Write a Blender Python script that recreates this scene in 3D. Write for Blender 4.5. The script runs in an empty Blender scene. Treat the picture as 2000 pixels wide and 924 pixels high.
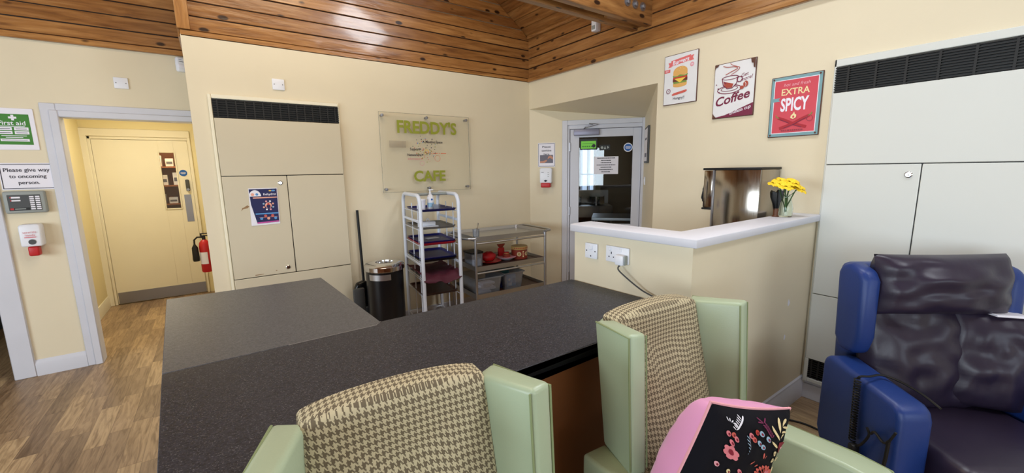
import bpy, bmesh, math, random
from mathutils import Vector, Matrix, noise
random.seed(7)
S = bpy.context.scene
COL = S.collection
PI = math.pi
def R(d): return math.radians(d)

# ------------------------------------------------------------------ camera
cam_d = bpy.data.cameras.new('camera')
cam = bpy.data.objects.new('camera', cam_d); COL.objects.link(cam); S.camera = cam
cam_d.sensor_fit = 'HORIZONTAL'; cam_d.sensor_width = 36.0; cam_d.lens = 805.02 / 2000 * 36.0
cam_d.clip_start = 0.02
_r = Vector((0.8136793, -0.5811106, -0.0153766)); _u = Vector((0.1054891, 0.1215916, 0.9869587)); _f = Vector((0.5716625, 0.8046900, -0.1602374))
m = Matrix((( _r.x, _u.x, -_f.x, 0), (_r.y, _u.y, -_f.y, 0), (_r.z, _u.z, -_f.z, 1.55), (0, 0, 0, 1)))
cam.matrix_world = m

# ------------------------------------------------------------------ world, exposure, daylight
S.view_settings.view_transform = 'Standard'; S.view_settings.look = 'None'
S.view_settings.exposure = -0.1; S.view_settings.gamma = 1.0; S.view_settings.use_curve_mapping = False
W = bpy.data.worlds.new('world'); S.world = W; W.use_nodes = True
W.node_tree.nodes['Background'].inputs[0].default_value = (0.72, 0.86, 1.0, 1)
W.node_tree.nodes['Background'].inputs[1].default_value = 1.2

def area(name, loc, target, sx, sy, energy, color, spread=180):
    d = bpy.data.lights.new(name, 'AREA'); d.shape = 'RECTANGLE'; d.size = sx; d.size_y = sy
    d.energy = energy; d.color = color; d.spread = R(spread)
    o = bpy.data.objects.new(name, d); COL.objects.link(o); o.location = loc
    o.rotation_euler = (Vector(target) - Vector(loc)).to_track_quat('-Z', 'Y').to_euler()
    return o
DAY = (0.78, 0.90, 1.0)
area('window_daylight', (-4.12, 1.5, 1.6), (0, 1.5, 1.5), 2.4, 1.3, 135, DAY)
area('window_daylight', (-4.12, -2.0, 1.6), (0, -2.0, 1.5), 2.4, 1.3, 150, DAY)
area('window_daylight', (0.6, -4.42, 1.6), (0.6, 0, 1.5), 3.2, 1.3, 55, DAY)  # added daylight on the south side, where no window is seen
area('rooflight_daylight', (2.12, 1.0, 3.80), (1.5, 1.0, 2.9), 1.2, 0.7, 60, (0.92, 0.96, 1.0))
area('rooflight_daylight', (2.12, -1.2, 3.80), (1.5, -1.2, 2.9), 1.2, 0.7, 60, (0.92, 0.96, 1.0))
area('corridor_lamp', (-0.6, 5.6, 2.36), (-0.6, 5.6, 0), 0.5, 0.5, 17, (1.0, 0.93, 0.76))
area('ceiling_lamp', (0.5, 2.3, 3.7), (0.5, 2.6, 0), 1.2, 1.2, 36, (1.0, 0.82, 0.58))
area('kitchen_daylight', (5.9, 5.85, 1.6), (4.6, 4.9, 1.2), 0.5, 1.0, 2.2, DAY)

# ------------------------------------------------------------------ materials
def lin(c): 
    return tuple((x/255/12.92) if x/255 <= .04045 else ((x/255+.055)/1.055)**2.4 for x in c)
MATS = {}
def mat(name, rgb, rough=.5, metal=0, spec=.5, coat=0, alpha=1, trans=0, bump=0, bscale=60, var=0, vscale=4, emit=0, sheen=0, ior=1.45):
    if name in MATS: return MATS[name]
    M = bpy.data.materials.new(name); M.use_nodes = True; nt = M.node_tree; b = nt.nodes['Principled BSDF']
    c = lin(rgb); b.inputs['Base Color'].default_value = (*c, 1); b.inputs['Roughness'].default_value = rough
    b.inputs['Metallic'].default_value = metal; b.inputs['Specular IOR Level'].default_value = spec
    b.inputs['Coat Weight'].default_value = coat; b.inputs['Coat Roughness'].default_value = .1
    b.inputs['Alpha'].default_value = alpha; b.inputs['Transmission Weight'].default_value = trans; b.inputs['IOR'].default_value = ior
    if sheen: b.inputs['Sheen Weight'].default_value = sheen
    if emit: b.inputs['Emission Color'].default_value = (*c, 1); b.inputs['Emission Strength'].default_value = emit
    if bump or var:
        tc = nt.nodes.new('ShaderNodeTexCoord')
        if bump:
            n = nt.nodes.new('ShaderNodeTexNoise'); n.inputs['Scale'].default_value = bscale; n.inputs['Detail'].default_value = 3
            bp = nt.nodes.new('ShaderNodeBump'); bp.inputs['Strength'].default_value = bump; bp.inputs['Distance'].default_value = .01
            nt.links.new(tc.outputs['Object'], n.inputs['Vector']); nt.links.new(n.outputs['Fac'], bp.inputs['Height']); nt.links.new(bp.outputs[0], b.inputs['Normal'])
        if var:
            n2 = nt.nodes.new('ShaderNodeTexNoise'); n2.inputs['Scale'].default_value = vscale; n2.inputs['Detail'].default_value = 5
            mx = nt.nodes.new('ShaderNodeMix'); mx.data_type = 'RGBA'
            mx.inputs[6].default_value = (*[x*(1-var) for x in c], 1); mx.inputs[7].default_value = (*[min(1, x*(1+var)) for x in c], 1)
            nt.links.new(tc.outputs['Object'], n2.inputs['Vector']); nt.links.new(n2.outputs['Fac'], mx.inputs[0]); nt.links.new(mx.outputs[2], b.inputs['Base Color'])
    MATS[name] = M; return M
class NG:
    """tiny node helper"""
    def __init__(s, name):
        s.M = bpy.data.materials.new(name); s.M.use_nodes = True; s.t = s.M.node_tree; s.b = s.t.nodes['Principled BSDF']; MATS[name] = s.M
    def n(s, typ, **k):
        o = s.t.nodes.new(typ)
        for a, v in k.items(): setattr(o, a, v)
        return o
    def l(s, a, b): s.t.links.new(a, b)
    def math(s, op, a, b=None, c=None):
        o = s.n('ShaderNodeMath', operation=op)
        for i, x in enumerate((a, b, c)):
            if x is None: continue
            if isinstance(x, (int, float)): o.inputs[i].default_value = x
            else: s.l(x, o.inputs[i])
        return o.outputs[0]
    def ramp(s, fac, stops, interp='LINEAR'):
        r = s.n('ShaderNodeValToRGB'); r.color_ramp.interpolation = interp; e = r.color_ramp.elements
        while len(e) < len(stops): e.new(.5)
        for x, (p, c) in zip(e, stops): x.position = p; x.color = (*lin(c), 1)
        s.l(fac, r.inputs[0]); return r.outputs[0]
    def mix(s, f, a, b, blend='MIX'):
        o = s.n('ShaderNodeMix', data_type='RGBA', blend_type=blend)
        for i, x in ((0, f), (6, a), (7, b)):
            if isinstance(x, (int, float)): o.inputs[i].default_value = x
            elif isinstance(x, tuple): o.inputs[i].default_value = (*x, 1) if len(x) == 3 else x
            else: s.l(x, o.inputs[i])
        return o.outputs[2]
    def noise(s, vec, scale, detail=3, rough=.5, dist=0):
        o = s.n('ShaderNodeTexNoise'); o.inputs['Scale'].default_value = scale; o.inputs['Detail'].default_value = detail
        o.inputs['Roughness'].default_value = rough; o.inputs['Distortion'].default_value = dist; s.l(vec, o.inputs['Vector']); return o
    def mapping(s, vec, sc=(1, 1, 1), rot=(0, 0, 0)):
        o = s.n('ShaderNodeMapping'); o.inputs['Scale'].default_value = sc; o.inputs['Rotation'].default_value = rot; s.l(vec, o.inputs[0]); return o.outputs[0]
    def obj(s): return s.n('ShaderNodeTexCoord').outputs['Object']
    def bump(s, h, st, dist=.01):
        o = s.n('ShaderNodeBump'); o.inputs['Strength'].default_value = st; o.inputs['Distance'].default_value = dist; s.l(h, o.inputs['Height']); s.l(o.outputs[0], s.b.inputs['Normal'])

def pine(name, along, dark=1.0, rough=.28, coat=.5):
    g = NG(name); v = g.obj()
    rnd = g.n('ShaderNodeNewGeometry').outputs['Random Per Island']
    off = g.n('ShaderNodeVectorMath', operation='ADD'); cmb = g.n('ShaderNodeCombineXYZ')
    k = g.math('MULTIPLY', rnd, 37.0)
    for i in range(3): g.l(k, cmb.inputs[i])
    g.l(v, off.inputs[0]); g.l(cmb.outputs[0], off.inputs[1]); v2 = off.outputs[0]
    sc = {'x': (1.3, 14, 14), 'y': (14, 1.3, 14), 'z': (14, 14, 1.3)}[along]
    gr = g.noise(g.mapping(v2, sc), 2.2, 5, .6, .6)
    d = dark
    base = g.ramp(gr.outputs['Fac'], [(.28, (128*d, 84*d, 44*d)), (.5, (172*d, 122*d, 70*d)), (.72, (198*d, 150*d, 94*d))])
    tone = g.ramp(rnd, [(0, (205, 190, 175)), (1, (255, 250, 240))])
    base = g.mix(1.0, base, tone, 'MULTIPLY')
    vo = g.n('ShaderNodeTexVoronoi'); sc2 = {'x': (4.4, 9, 9), 'y': (9, 4.4, 9), 'z': (9, 9, 4.4)}[along]
    vo.inputs['Scale'].default_value = 1.0; g.l(g.mapping(v2, sc2), vo.inputs['Vector'])
    kn = g.ramp(vo.outputs['Distance'], [(.12, (255, 255, 255)), (.18, (0, 0, 0))])
    base = g.mix(kn, base, lin((46*d, 22*d, 10*d)))
    g.l(base, g.b.inputs['Base Color'])
    g.b.inputs['Roughness'].default_value = rough; g.b.inputs['Coat Weight'].default_value = coat; g.b.inputs['Coat Roughness'].default_value = .08
    g.bump(g.noise(g.mapping(v, {'x': (1.5, 9, 9), 'y': (9, 1.5, 9), 'z': (9, 9, 1.5)}[along]), 3, 3).outputs['Fac'], .22, .02)
    return g.M
pine('pine_x', 'x'); pine('pine_y', 'y'); pine('pine_beam', 'x', .9, .4, .2)
pine('pine_z', 'z')

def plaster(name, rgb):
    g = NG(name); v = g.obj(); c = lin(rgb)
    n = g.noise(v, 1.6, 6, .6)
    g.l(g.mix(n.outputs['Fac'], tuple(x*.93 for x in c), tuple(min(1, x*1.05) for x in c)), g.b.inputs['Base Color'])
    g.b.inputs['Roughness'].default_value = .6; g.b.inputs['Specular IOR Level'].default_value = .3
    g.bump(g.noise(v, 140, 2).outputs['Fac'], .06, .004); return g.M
plaster('cream_paint', (226, 214, 187)); plaster('corridor_paint', (238, 224, 176)); plaster('unlit_paint', (40, 38, 36))  # the darkest one puts the dimness of unlit rooms into their wall colour

def floor_mat():
    g = NG('plank_floor'); v = g.obj(); sx = g.n('ShaderNodeSeparateXYZ'); g.l(v, sx.inputs[0])
    i = g.math('FLOOR', g.math('DIVIDE', sx.outputs[0], .098))
    wn = g.n('ShaderNodeTexWhiteNoise', noise_dimensions='1D'); g.l(i, wn.inputs['W'])
    yy = g.math('ADD', g.math('DIVIDE', sx.outputs[1], .52), wn.outputs['Value']); j = g.math('FLOOR', yy)
    c = g.n('ShaderNodeCombineXYZ'); g.l(i, c.inputs[0]); g.l(j, c.inputs[1])
    w2 = g.n('ShaderNodeTexWhiteNoise', noise_dimensions='2D'); g.l(c.outputs[0], w2.inputs['Vector'])
    base = g.ramp(w2.outputs['Value'], [(0, (142, 118, 92)), (.45, (162, 136, 106)), (.8, (180, 152, 118)), (1, (194, 166, 128))])
    ad = g.n('ShaderNodeVectorMath', operation='ADD'); g.l(v, ad.inputs[0]); sc = g.n('ShaderNodeVectorMath', operation='SCALE'); g.l(c.outputs[0], sc.inputs[0]); sc.inputs['Scale'].default_value = 3.7; g.l(sc.outputs[0], ad.inputs[1])
    gr = g.noise(g.mapping(ad.outputs[0], (30, 3, 1)), 1.2, 5, .6, 1.5)
    base = g.mix(.75, base, g.ramp(gr.outputs['Fac'], [(.3, (150, 135, 120)), (.6, (255, 255, 255))]), 'MULTIPLY')
    fx = g.math('FRACT', g.math('DIVIDE', sx.outputs[0], .098)); fy = g.math('FRACT', yy)
    e = g.math('MAXIMUM', g.math('LESS_THAN', fx, .025), g.math('LESS_THAN', fy, .006))
    base = g.mix(g.math('MULTIPLY', e, .5), base, lin((70, 48, 32)))
    g.l(base, g.b.inputs['Base Color']); g.b.inputs['Roughness'].default_value = .38; g.b.inputs['Specular IOR Level'].default_value = .4
floor_mat()

def laminate(name, a, b, rough):
    g = NG(name); v = g.obj()
    n = g.noise(v, 290, 2, .6); n2 = g.noise(g.mapping(v, (1, 2.2, 1)), 110, 3, .7)
    base = g.ramp(n2.outputs['Fac'], [(.35, a), (.62, b)])
    sp = g.ramp(n.outputs['Fac'], [(.60, (0, 0, 0)), (.68, (255, 255, 255))])
    base = g.mix(g.math('MULTIPLY', sp, .38), base, lin((150, 148, 150)))
    g.l(base, g.b.inputs['Base Color']); g.b.inputs['Roughness'].default_value = rough; g.b.inputs['Specular IOR Level'].default_value = .35
    g.bump(n2.outputs['Fac'], .25, .002)
laminate('dark_laminate', (18, 18, 26), (48, 48, 58), .42); laminate('sheen_laminate', (58, 58, 62), (90, 90, 94), .36)  # second is the same laminate, lightened to put the sheen into its colour

def houndstooth(nm, yk):
    g = NG(nm); v = g.obj(); s = g.n('ShaderNodeSeparateXYZ'); g.l(v, s.inputs[0])
    N = 8 / .0148
    i = g.math('FLOOR', g.math('MULTIPLY', g.math('ADD', s.outputs[0], 5), N))
    j = g.math('FLOOR', g.math('MULTIPLY', g.math('ADD', g.math('SUBTRACT', s.outputs[2], g.math('MULTIPLY', s.outputs[1], yk)), 5), N))
    up = g.math('LESS_THAN', g.math('MODULO', g.math('ADD', i, j), 4), 2)
    ci = g.math('LESS_THAN', g.math('MODULO', i, 8), 4); cj = g.math('LESS_THAN', g.math('MODULO', j, 8), 4)
    d = g.math('ADD', g.math('MULTIPLY', up, ci), g.math('MULTIPLY', g.math('SUBTRACT', 1, up), cj))
    g.l(g.mix(d, lin((188, 176, 144)), lin((102, 90, 70))), g.b.inputs['Base Color']); g.b.inputs['Roughness'].default_value = .85
    g.bump(g.noise(v, 500, 2).outputs['Fac'], .3, .002)
houndstooth('houndstooth', .8); houndstooth('houndstooth_seat', 1.0)

def brushed(name, rgb, rough):
    g = NG(name); v = g.obj(); n = g.noise(g.mapping(v, (2, 60, 2)), 3, 3)
    c = lin(rgb); g.b.inputs['Base Color'].default_value = (*c, 1); g.b.inputs['Metallic'].default_value = 1
    g.l(g.math('ADD', g.math('MULTIPLY', n.outputs['Fac'], .15), rough), g.b.inputs['Roughness'])
brushed('steel', (190, 191, 194), .28); brushed('mirror_steel', (165, 158, 150), .06)

mat('white_paint', (208, 209, 218), .45, bump=.05, bscale=30, var=.06, vscale=5)
mat('cupboard_paint', (208, 197, 172), .5, var=.04, vscale=2); mat('cupboard_pale', (214, 216, 211), .5, var=.03, vscale=2)
mat('door_cream', (238, 230, 206), .5, var=.03); mat('black_grille', (16, 15, 14), .5); mat('black', (14, 14, 15), .5); mat('black_gloss', (10, 10, 12), .25)
mat('white_plastic', (232, 234, 242), .35); mat('paper', (236, 234, 244), .6); mat('grey_plastic', (150, 156, 154), .5); mat('dark_grey', (70, 72, 74), .5)
mat('ink', (40, 38, 52), .7); mat('red', (190, 30, 36), .4); mat('green_sign', (60, 128, 40), .5); mat('lime', (146, 152, 44), .5)
def clear(name, tint, refl, rough, haze=0, hc=(220, 222, 226)):
    g = NG(name); o = [n for n in g.t.nodes if n.type == 'OUTPUT_MATERIAL'][0]; g.t.nodes.remove(g.b)
    tr_ = g.n('ShaderNodeBsdfTransparent'); tr_.inputs[0].default_value = (*lin(tint), 1); gl = g.n('ShaderNodeBsdfGlossy'); gl.inputs['Roughness'].default_value = rough
    fr_ = g.n('ShaderNodeFresnel'); fr_.inputs[0].default_value = 1.45; mx = g.n('ShaderNodeMixShader'); g.l(g.math('MULTIPLY', fr_.outputs[0], refl), mx.inputs[0]); g.l(tr_.outputs[0], mx.inputs[1]); g.l(gl.outputs[0], mx.inputs[2])
    last = mx.outputs[0]
    if haze:
        d = g.n('ShaderNodeBsdfDiffuse'); d.inputs[0].default_value = (*lin(hc), 1); m2 = g.n('ShaderNodeMixShader'); m2.inputs[0].default_value = haze; g.l(last, m2.inputs[1]); g.l(d.outputs[0], m2.inputs[2]); last = m2.outputs[0]
    g.l(last, o.inputs[0])
clear('acrylic', (255, 255, 254), .35, .03, .006); clear('acrylic_edge', (235, 235, 230), .8, .1, .35, (190, 190, 180)); clear('glass', (252, 254, 254), 1.0, .0); clear('clear_plastic', (238, 241, 246), .9, .15, .16); clear('clear_tape', (240, 238, 236), .6, .2, .25, (200, 190, 180))
mat('vase_glass', (240, 250, 248), .02, trans=1, ior=1.3)
mat('navy', (28, 30, 96), .4); mat('red_tray', (170, 28, 40), .4); mat('grey_tray', (120, 118, 112), .4)
mat('brown_tray', (62, 34, 26), .4); mat('maroon', (78, 24, 42), .7); mat('bin_black', (14, 14, 18), .3); mat('chrome', (210, 210, 212), .12, 1)
mat('rack_white', (214, 220, 232), .4); mat('green_leather', (163, 177, 149), .34, bump=.05, bscale=220); mat('green_seam', (128, 140, 100), .5)
mat('blue_vinyl', (24, 50, 112), .42, bump=.06, bscale=240); mat('purple_vinyl', (38, 30, 48), .38, bump=.15, bscale=14)
mat('counter_wood', (150, 92, 54), .5, var=.15, vscale=6); mat('leg_wood', (92, 54, 30), .4)
mat('pink', (228, 156, 202), .8, sheen=.2); mat('velvet', (13, 12, 20), .85, spec=.2); mat('teal', (60, 120, 130), .5)
mat('yellow', (250, 214, 40), .6); mat('yellow_dark', (232, 176, 20), .6); mat('leaf', (50, 84, 36), .6); mat('stem', (70, 100, 50), .6)
mat('blue_disc', (20, 90, 170), .4); mat('aluminium', (150, 150, 156), .35, .8); mat('closer_grey', (138, 138, 158), .4, .3)
mat('window_glow', (205, 228, 255), .5, emit=.75); mat('sofa_dark', (30, 26, 40), .6)
mat('rose', (214, 120, 130), .8); mat('pale_pink', (226, 160, 170), .8); mat('cream_thread', (228, 208, 160), .8); mat('crimson', (130, 20, 44), .8); mat('magenta', (120, 36, 80), .8); mat('sky_thread', (150, 180, 205), .8); mat('orange', (226, 120, 84), .6); mat('coral', (206, 96, 84), .8)
mat('poster_white', (226, 226, 228), .5, var=.05, vscale=9); mat('rust', (92, 58, 46), .7); mat('poster_red', (206, 74, 88), .5, var=.1, vscale=12); mat('poster_teal', (120, 160, 168), .5, var=.1, vscale=20)
mat('burger_bun', (222, 170, 96), .6); mat('burger_meat', (110, 52, 40), .6); mat('lettuce', (120, 150, 70), .6); mat('cheese', (240, 200, 80), .6); mat('ribbon', (222, 110, 110), .6); mat('tomato', (190, 60, 50), .6)
mat('coffee_ink', (118, 36, 66), .6); mat('coffee_fill', (168, 74, 58), .6); mat('chilli', (170, 40, 52), .6); mat('cream_letter', (238, 222, 170), .6); mat('faint_ink', (150, 60, 74), .6)
mat('poster_navy', (28, 30, 84), .5); mat('peach', (236, 170, 150), .6); mat('light_blue', (90, 150, 210), .6); mat('poster_pink', (200, 80, 160), .6)
mat('skin_tone', (196, 140, 116), .6); mat('photo_grey', (110, 108, 122), .6); mat('tin_red', (150, 60, 44), .4, var=.25, vscale=40); mat('gold', (200, 164, 96), .4)
mat('sticker_glow', (110, 190, 60), .5, emit=.25); mat('stain', (150, 118, 84), .8); mat('dirt', (120, 104, 84), .8); mat('bottle_label', (150, 190, 220), .5)  # the first glows: brightness put into the door sticker's green

# ------------------------------------------------------------------ mesh builder
class MB:
    def __init__(s, M=None): s.v = []; s.f = []; s.mi = []; s.names = []; s.M = M
    def _m(s, M):
        M = M or s.M
        if M not in s.names: s.names.append(M)
        return s.names.index(M)
    def add(s, vs, fs, M=None, T=None):
        o = len(s.v); k = s._m(M)
        for p in vs: p = Vector(p); s.v.append(T @ p if T else p)
        for f in fs: s.f.append([o+i for i in f]); s.mi.append(k)
        return s
    def bm(s, b, M=None, T=None):
        b.verts.index_update(); s.add([v.co.copy() for v in b.verts], [[v.index for v in f.verts] for f in b.faces], M, T); b.free(); return s
    def hexa(s, c, r=0, seg=2, M=None, T=None):
        """c: 8 corners, bottom ring 0-3 then top ring 4-7"""
        b = bmesh.new(); vs = [b.verts.new(p) for p in c]
        for f in ((3, 2, 1, 0), (4, 5, 6, 7), (0, 1, 5, 4), (1, 2, 6, 5), (2, 3, 7, 6), (3, 0, 4, 7)): b.faces.new([vs[i] for i in f])
        if r: bmesh.ops.bevel(b, geom=b.edges[:], offset=r, segments=seg, affect='EDGES', profile=.5, clamp_overlap=True)
        bmesh.ops.recalc_face_normals(b, faces=b.faces[:]); return s.bm(b, M, T)
    def box(s, x0, x1, y0, y1, z0, z1, r=0, seg=2, M=None, T=None):
        return s.hexa([(x0, y0, z0), (x1, y0, z0), (x1, y1, z0), (x0, y1, z0), (x0, y0, z1), (x1, y0, z1), (x1, y1, z1), (x0, y1, z1)], r, seg, M, T)
    def prism(s, pts, a, b_, axis='y', r=0, seg=2, M=None, T=None, fn=None, sub=0):
        """pts 2-D outline extruded from a to b_ along axis: y -> (x,z), x -> (y,z), z -> (x,y)"""
        P = {'y': lambda p, t: (p[0], t, p[1]), 'x': lambda p, t: (t, p[0], p[1]), 'z': lambda p, t: (p[0], p[1], t)}[axis]
        b = bmesh.new(); A = [b.verts.new(P(p, a)) for p in pts]; B = [b.verts.new(P(p, b_)) for p in pts]; n = len(pts)
        b.faces.new(A); b.faces.new(B[::-1])
        for i in range(n): b.faces.new([A[i], B[i], B[(i+1) % n], A[(i+1) % n]])
        bmesh.ops.recalc_face_normals(b, faces=b.faces[:])
        if r:
            bmesh.ops.bevel(b, geom=[e for e in b.edges if e.calc_face_angle(0) > .6], offset=r, segments=seg, affect='EDGES', profile=.5, clamp_overlap=True)
        if fn:
            for v in b.verts: v.co = fn(v.co)
        return s.bm(b, M, T)
    def loft(s, loops, M=None, cap0=True, cap1=True, closed=True, T=None):
        n = len(loops[0]); vs = [p for l in loops for p in l]; fs = []
        for k in range(len(loops)-1):
            for i in range(n if closed else n-1):
                j = (i+1) % n; fs.append([k*n+i, k*n+j, (k+1)*n+j, (k+1)*n+i])
        if cap0: fs.append(list(range(n))[::-1])
        if cap1: fs.append([(len(loops)-1)*n+i for i in range(n)])
        return s.add(vs, fs, M, T)
    def lathe(s, prof, n=24, M=None, T=None, c=(0, 0)):
        L = [[(c[0]+r*math.cos(2*PI*i/n), c[1]+r*math.sin(2*PI*i/n), z) for i in range(n)] for r, z in prof]
        return s.loft(L, M, prof[0][0] > 1e-5, prof[-1][0] > 1e-5, T=T)
    def cyl(s, p, q, r, r2=None, n=12, M=None):
        return s.tube([p, q], r, n, M, r2)
    def tube(s, pts, r, n=8, M=None, r2=None, closed=False):
        pts = [Vector(p) for p in pts]; L = []; N = len(pts); up = None
        for i, p in enumerate(pts):
            if closed: t = pts[(i+1) % N]-pts[i-1]
            else: t = pts[min(i+1, N-1)]-pts[max(i-1, 0)]
            t.normalize()
            if up is None:
                up = t.orthogonal().normalized()
            else:
                up = (up - t*up.dot(t)).normalized()
            w = t.cross(up); rr = r if r2 is None else r+(r2-r)*i/(N-1)
            L.append([p+up*rr*math.cos(2*PI*k/n)+w*rr*math.sin(2*PI*k/n) for k in range(n)])
        if closed: L.append(L[0])
        return s.loft(L, M, not closed, not closed)
    def sphere(s, c, r, M=None, n=12, sc=(1, 1, 1)):
        prof = [[(c[0]+sc[0]*r*math.sin(PI*k/8)*math.cos(2*PI*i/n), c[1]+sc[1]*r*math.sin(PI*k/8)*math.sin(2*PI*i/n), c[2]-sc[2]*r*math.cos(PI*k/8)) for i in range(n)] for k in range(1, 8)]
        return s.loft(prof, M)
    # flat print (faces -Y)
    k = 0; STEP = 2.5e-5
    def poly(s, pts, y, M=None):
        s.k += 1; y -= s.k*s.STEP      # every print layer lies a hair in front of the one before
        return s.add([(p[0], y, p[1]) for p in pts], [list(range(len(pts)))], M)
    def rect(s, x0, x1, z0, z1, y, M=None): return s.poly([(x0, z0), (x1, z0), (x1, z1), (x0, z1)], y, M)
    def disc(s, cx, cz, r, y, M=None, n=20, rz=None): return s.poly([(cx+r*math.cos(2*PI*i/n), cz+(rz or r)*math.sin(2*PI*i/n)) for i in range(n)], y, M)
    def line(s, pts, w, y, M=None):
        for a, b in zip(pts, pts[1:]):
            a, b = Vector(a), Vector(b); d = b-a
            if d.length < 1e-6: continue
            d.normalize(); q = Vector((-d.y, d.x))*w/2; e = d*w*.3
            s.poly([a-e-q, b+e-q, b+e+q, a-e+q], y, M)
        return s
    def ring(s, cx, cz, r, w, y, M=None, n=20, rz=None):
        rz = rz or r
        s.line([(cx+r*math.cos(2*PI*i/n), cz+rz*math.sin(2*PI*i/n)) for i in range(n+1)], w, y, M); return s
    def text(s, st, x, z, y, M=None, w=None, h=None, bold=0, shear=0, align='c', rot=0):
        """lettering centred at (x,z); w = total width and/or h = cap height"""
        c = bpy.data.curves.new('lettering', 'FONT'); c.body = st; c.size = 1; c.offset = bold; c.shear = shear; c.resolution_u = 3; c.fill_mode = 'FRONT'
        o = bpy.data.objects.new('lettering', c); COL.objects.link(o)
        dg = bpy.context.evaluated_depsgraph_get(); me = bpy.data.meshes.new_from_object(o.evaluated_get(dg))
        xs = [v.co.x for v in me.vertices]; ys = [v.co.y for v in me.vertices]
        if xs:
            bw = max(xs)-min(xs); top = .73
            sx = w/bw if w else h/top; sz = h/top if h else sx
            cx = {'c': (max(xs)+min(xs))/2, 'l': min(xs), 'r': max(xs)}[align]; ca, sa = math.cos(rot), math.sin(rot)
            vs = []; s.k += 1; y -= s.k*s.STEP
            for v in me.vertices:
                a, b = (v.co.x-cx)*sx, (v.co.y-top/2)*sz
                vs.append((x+a*ca-b*sa, y, z+a*sa+b*ca))
            s.add(vs, [list(p.vertices) for p in me.polygons], M)
        bpy.data.objects.remove(o); bpy.data.curves.remove(c); bpy.data.meshes.remove(me); return s
    def build(s, name, parent=None, loc=None, rot=None, angle=38):
        me = bpy.data.meshes.new(name); me.from_pydata([tuple(v) for v in s.v], [], s.f)
        for k in s.names: me.materials.append(MATS[k])
        for p, k in zip(me.polygons, s.mi): p.material_index = k; p.use_smooth = True
        me.update(); me.set_sharp_from_angle(angle=R(angle))
        o = bpy.data.objects.new(name, me); COL.objects.link(o)
        if parent: o.parent = parent
        if loc: o.location = loc
        if rot: o.rotation_euler = rot
        return o

def tag(o, label, cat, group=None):
    o['label'] = label; o['category'] = cat
    if group: o['group'] = group
    return o
def thing(name, label, cat, loc=(0, 0, 0), rz=0, group=None, rot=None):
    o = bpy.data.objects.new(name, None); o.empty_display_size = .05; COL.objects.link(o); o.location = loc
    o.rotation_euler = rot or (0, 0, R(rz)); return tag(o, label, cat, group)
def struct(mb, name, **k):
    o = mb.build(name, **k); o['kind'] = 'structure'; return o
def dup(root, loc=None, rz=None, label=None, group=None):
    c = root.copy(); COL.objects.link(c)
    if loc: c.location = loc
    if rz is not None: c.rotation_euler = (0, 0, R(rz))
    if label: c['label'] = label
    if group: c['group'] = group
    for ch in root.children:
        d = ch.copy(); COL.objects.link(d); d.parent = c
        for g in ch.children:
            e = g.copy(); COL.objects.link(e); e.parent = d
    return c

def rrect(w, d, r, z, n=4):
    out = []
    for cx, cy, a0 in ((w-r, d-r, 0), (-w+r, d-r, 90), (-w+r, -d+r, 180), (w-r, -d+r, 270)):
        for i in range(n+1):
            a = R(a0+90*i/n); out.append((cx+r*math.cos(a), cy+r*math.sin(a), z))
    return out
def arc(c, r, a0, a1, n):
    return [(c[0]+r*math.cos(R(a0+(a1-a0)*i/n)), c[1]+r*math.sin(R(a0+(a1-a0)*i/n))) for i in range(n+1)]

# ------------------------------------------------------------------ the setting
XR, YB, YL, ZW = 3.10, 3.97, 4.666, 2.545
XW, YS = -4.2, -4.5                    # west and south walls behind the camera
YC = 6.70                              # far end of the corridor
ZR = 3.05; SL = 0.70                   # eaves of the boarded roof, its slope
RX = -0.55                             # ridge
def zroof(x): return ZR + SL*(XR-x) if x > RX else ZR + SL*(x-(2*RX-XR))

struct(MB('plank_floor').box(-5.4, 7, YS-.1, 7.2, -.05, 0), 'floor')

# walls
wb = MB('cream_paint').box(-.095, XR+.1, YB, YB+.1, 0, ZW+.01).box(-.095, .0, YB+.1, YC+.1, 0, ZW+.01).box(-.095, XR+.1, YB+.03, YB+.1, ZW, 5.3)
wall_back = struct(wb, 'wall_back')
wl = MB('cream_paint')
wl.box(-1.405, -.94, YL, YL+.1, 0, 5.3).box(-.94, -.095, YL, YL+.1, 2.02, 5.3).box(-2.5, -1.405, YL, YL+.1, 2.05, 5.3).box(XW, -2.5, YL, YL+.1, 0, 5.3)
wall_left = struct(wl, 'wall_left')
wr = MB('cream_paint').box(XR, XR+.1, YS, 2.222, 0, ZW+.01).box(XR, XR+.1, 2.222, YB+.1, 2.246, ZW+.01).box(XR+.03, XR+.1, YS, YB, ZW, ZR+.1)
wall_right = struct(wr, 'wall_right')
ww = MB('cream_paint')
for z0, z1, y0, y1 in ((0, .95, YS, YL), (2.25, 5.7, YS, YL), (.95, 2.25, YS, -3.2), (.95, 2.25, -.8, .3), (.95, 2.25, 2.7, YL)): ww.box(XW-.1, XW, y0, y1, z0, z1)
struct(ww, 'wall_west')
ws = MB('cream_paint')
for x0, x1, z0, z1 in ((XW, XR, 0, .95), (XW, XR, 2.25, 5.7), (XW, -1.0, .95, 2.25), (2.2, XR, .95, 2.25)): ws.box(x0, x1, YS-.1, YS, z0, z1)
struct(ws, 'wall_south')
def window(n, loc, rz, w, h):
    mb = MB('white_paint'); t = .06
    mb.box(-w/2, w/2, -.05, .05, 0, t).box(-w/2, w/2, -.05, .05, h-t, h)
    for x in (-w/2, -t/2, w/2-t): mb.box(x, x+t, -.05, .05, t, h-t)
    o = struct(mb, 'window_%d' % n, loc=loc, rot=(0, 0, R(rz)))
    MB('glass').box(-w/2+t, w/2-t, -.003, .003, t, h-t).build('pane', o)
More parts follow.
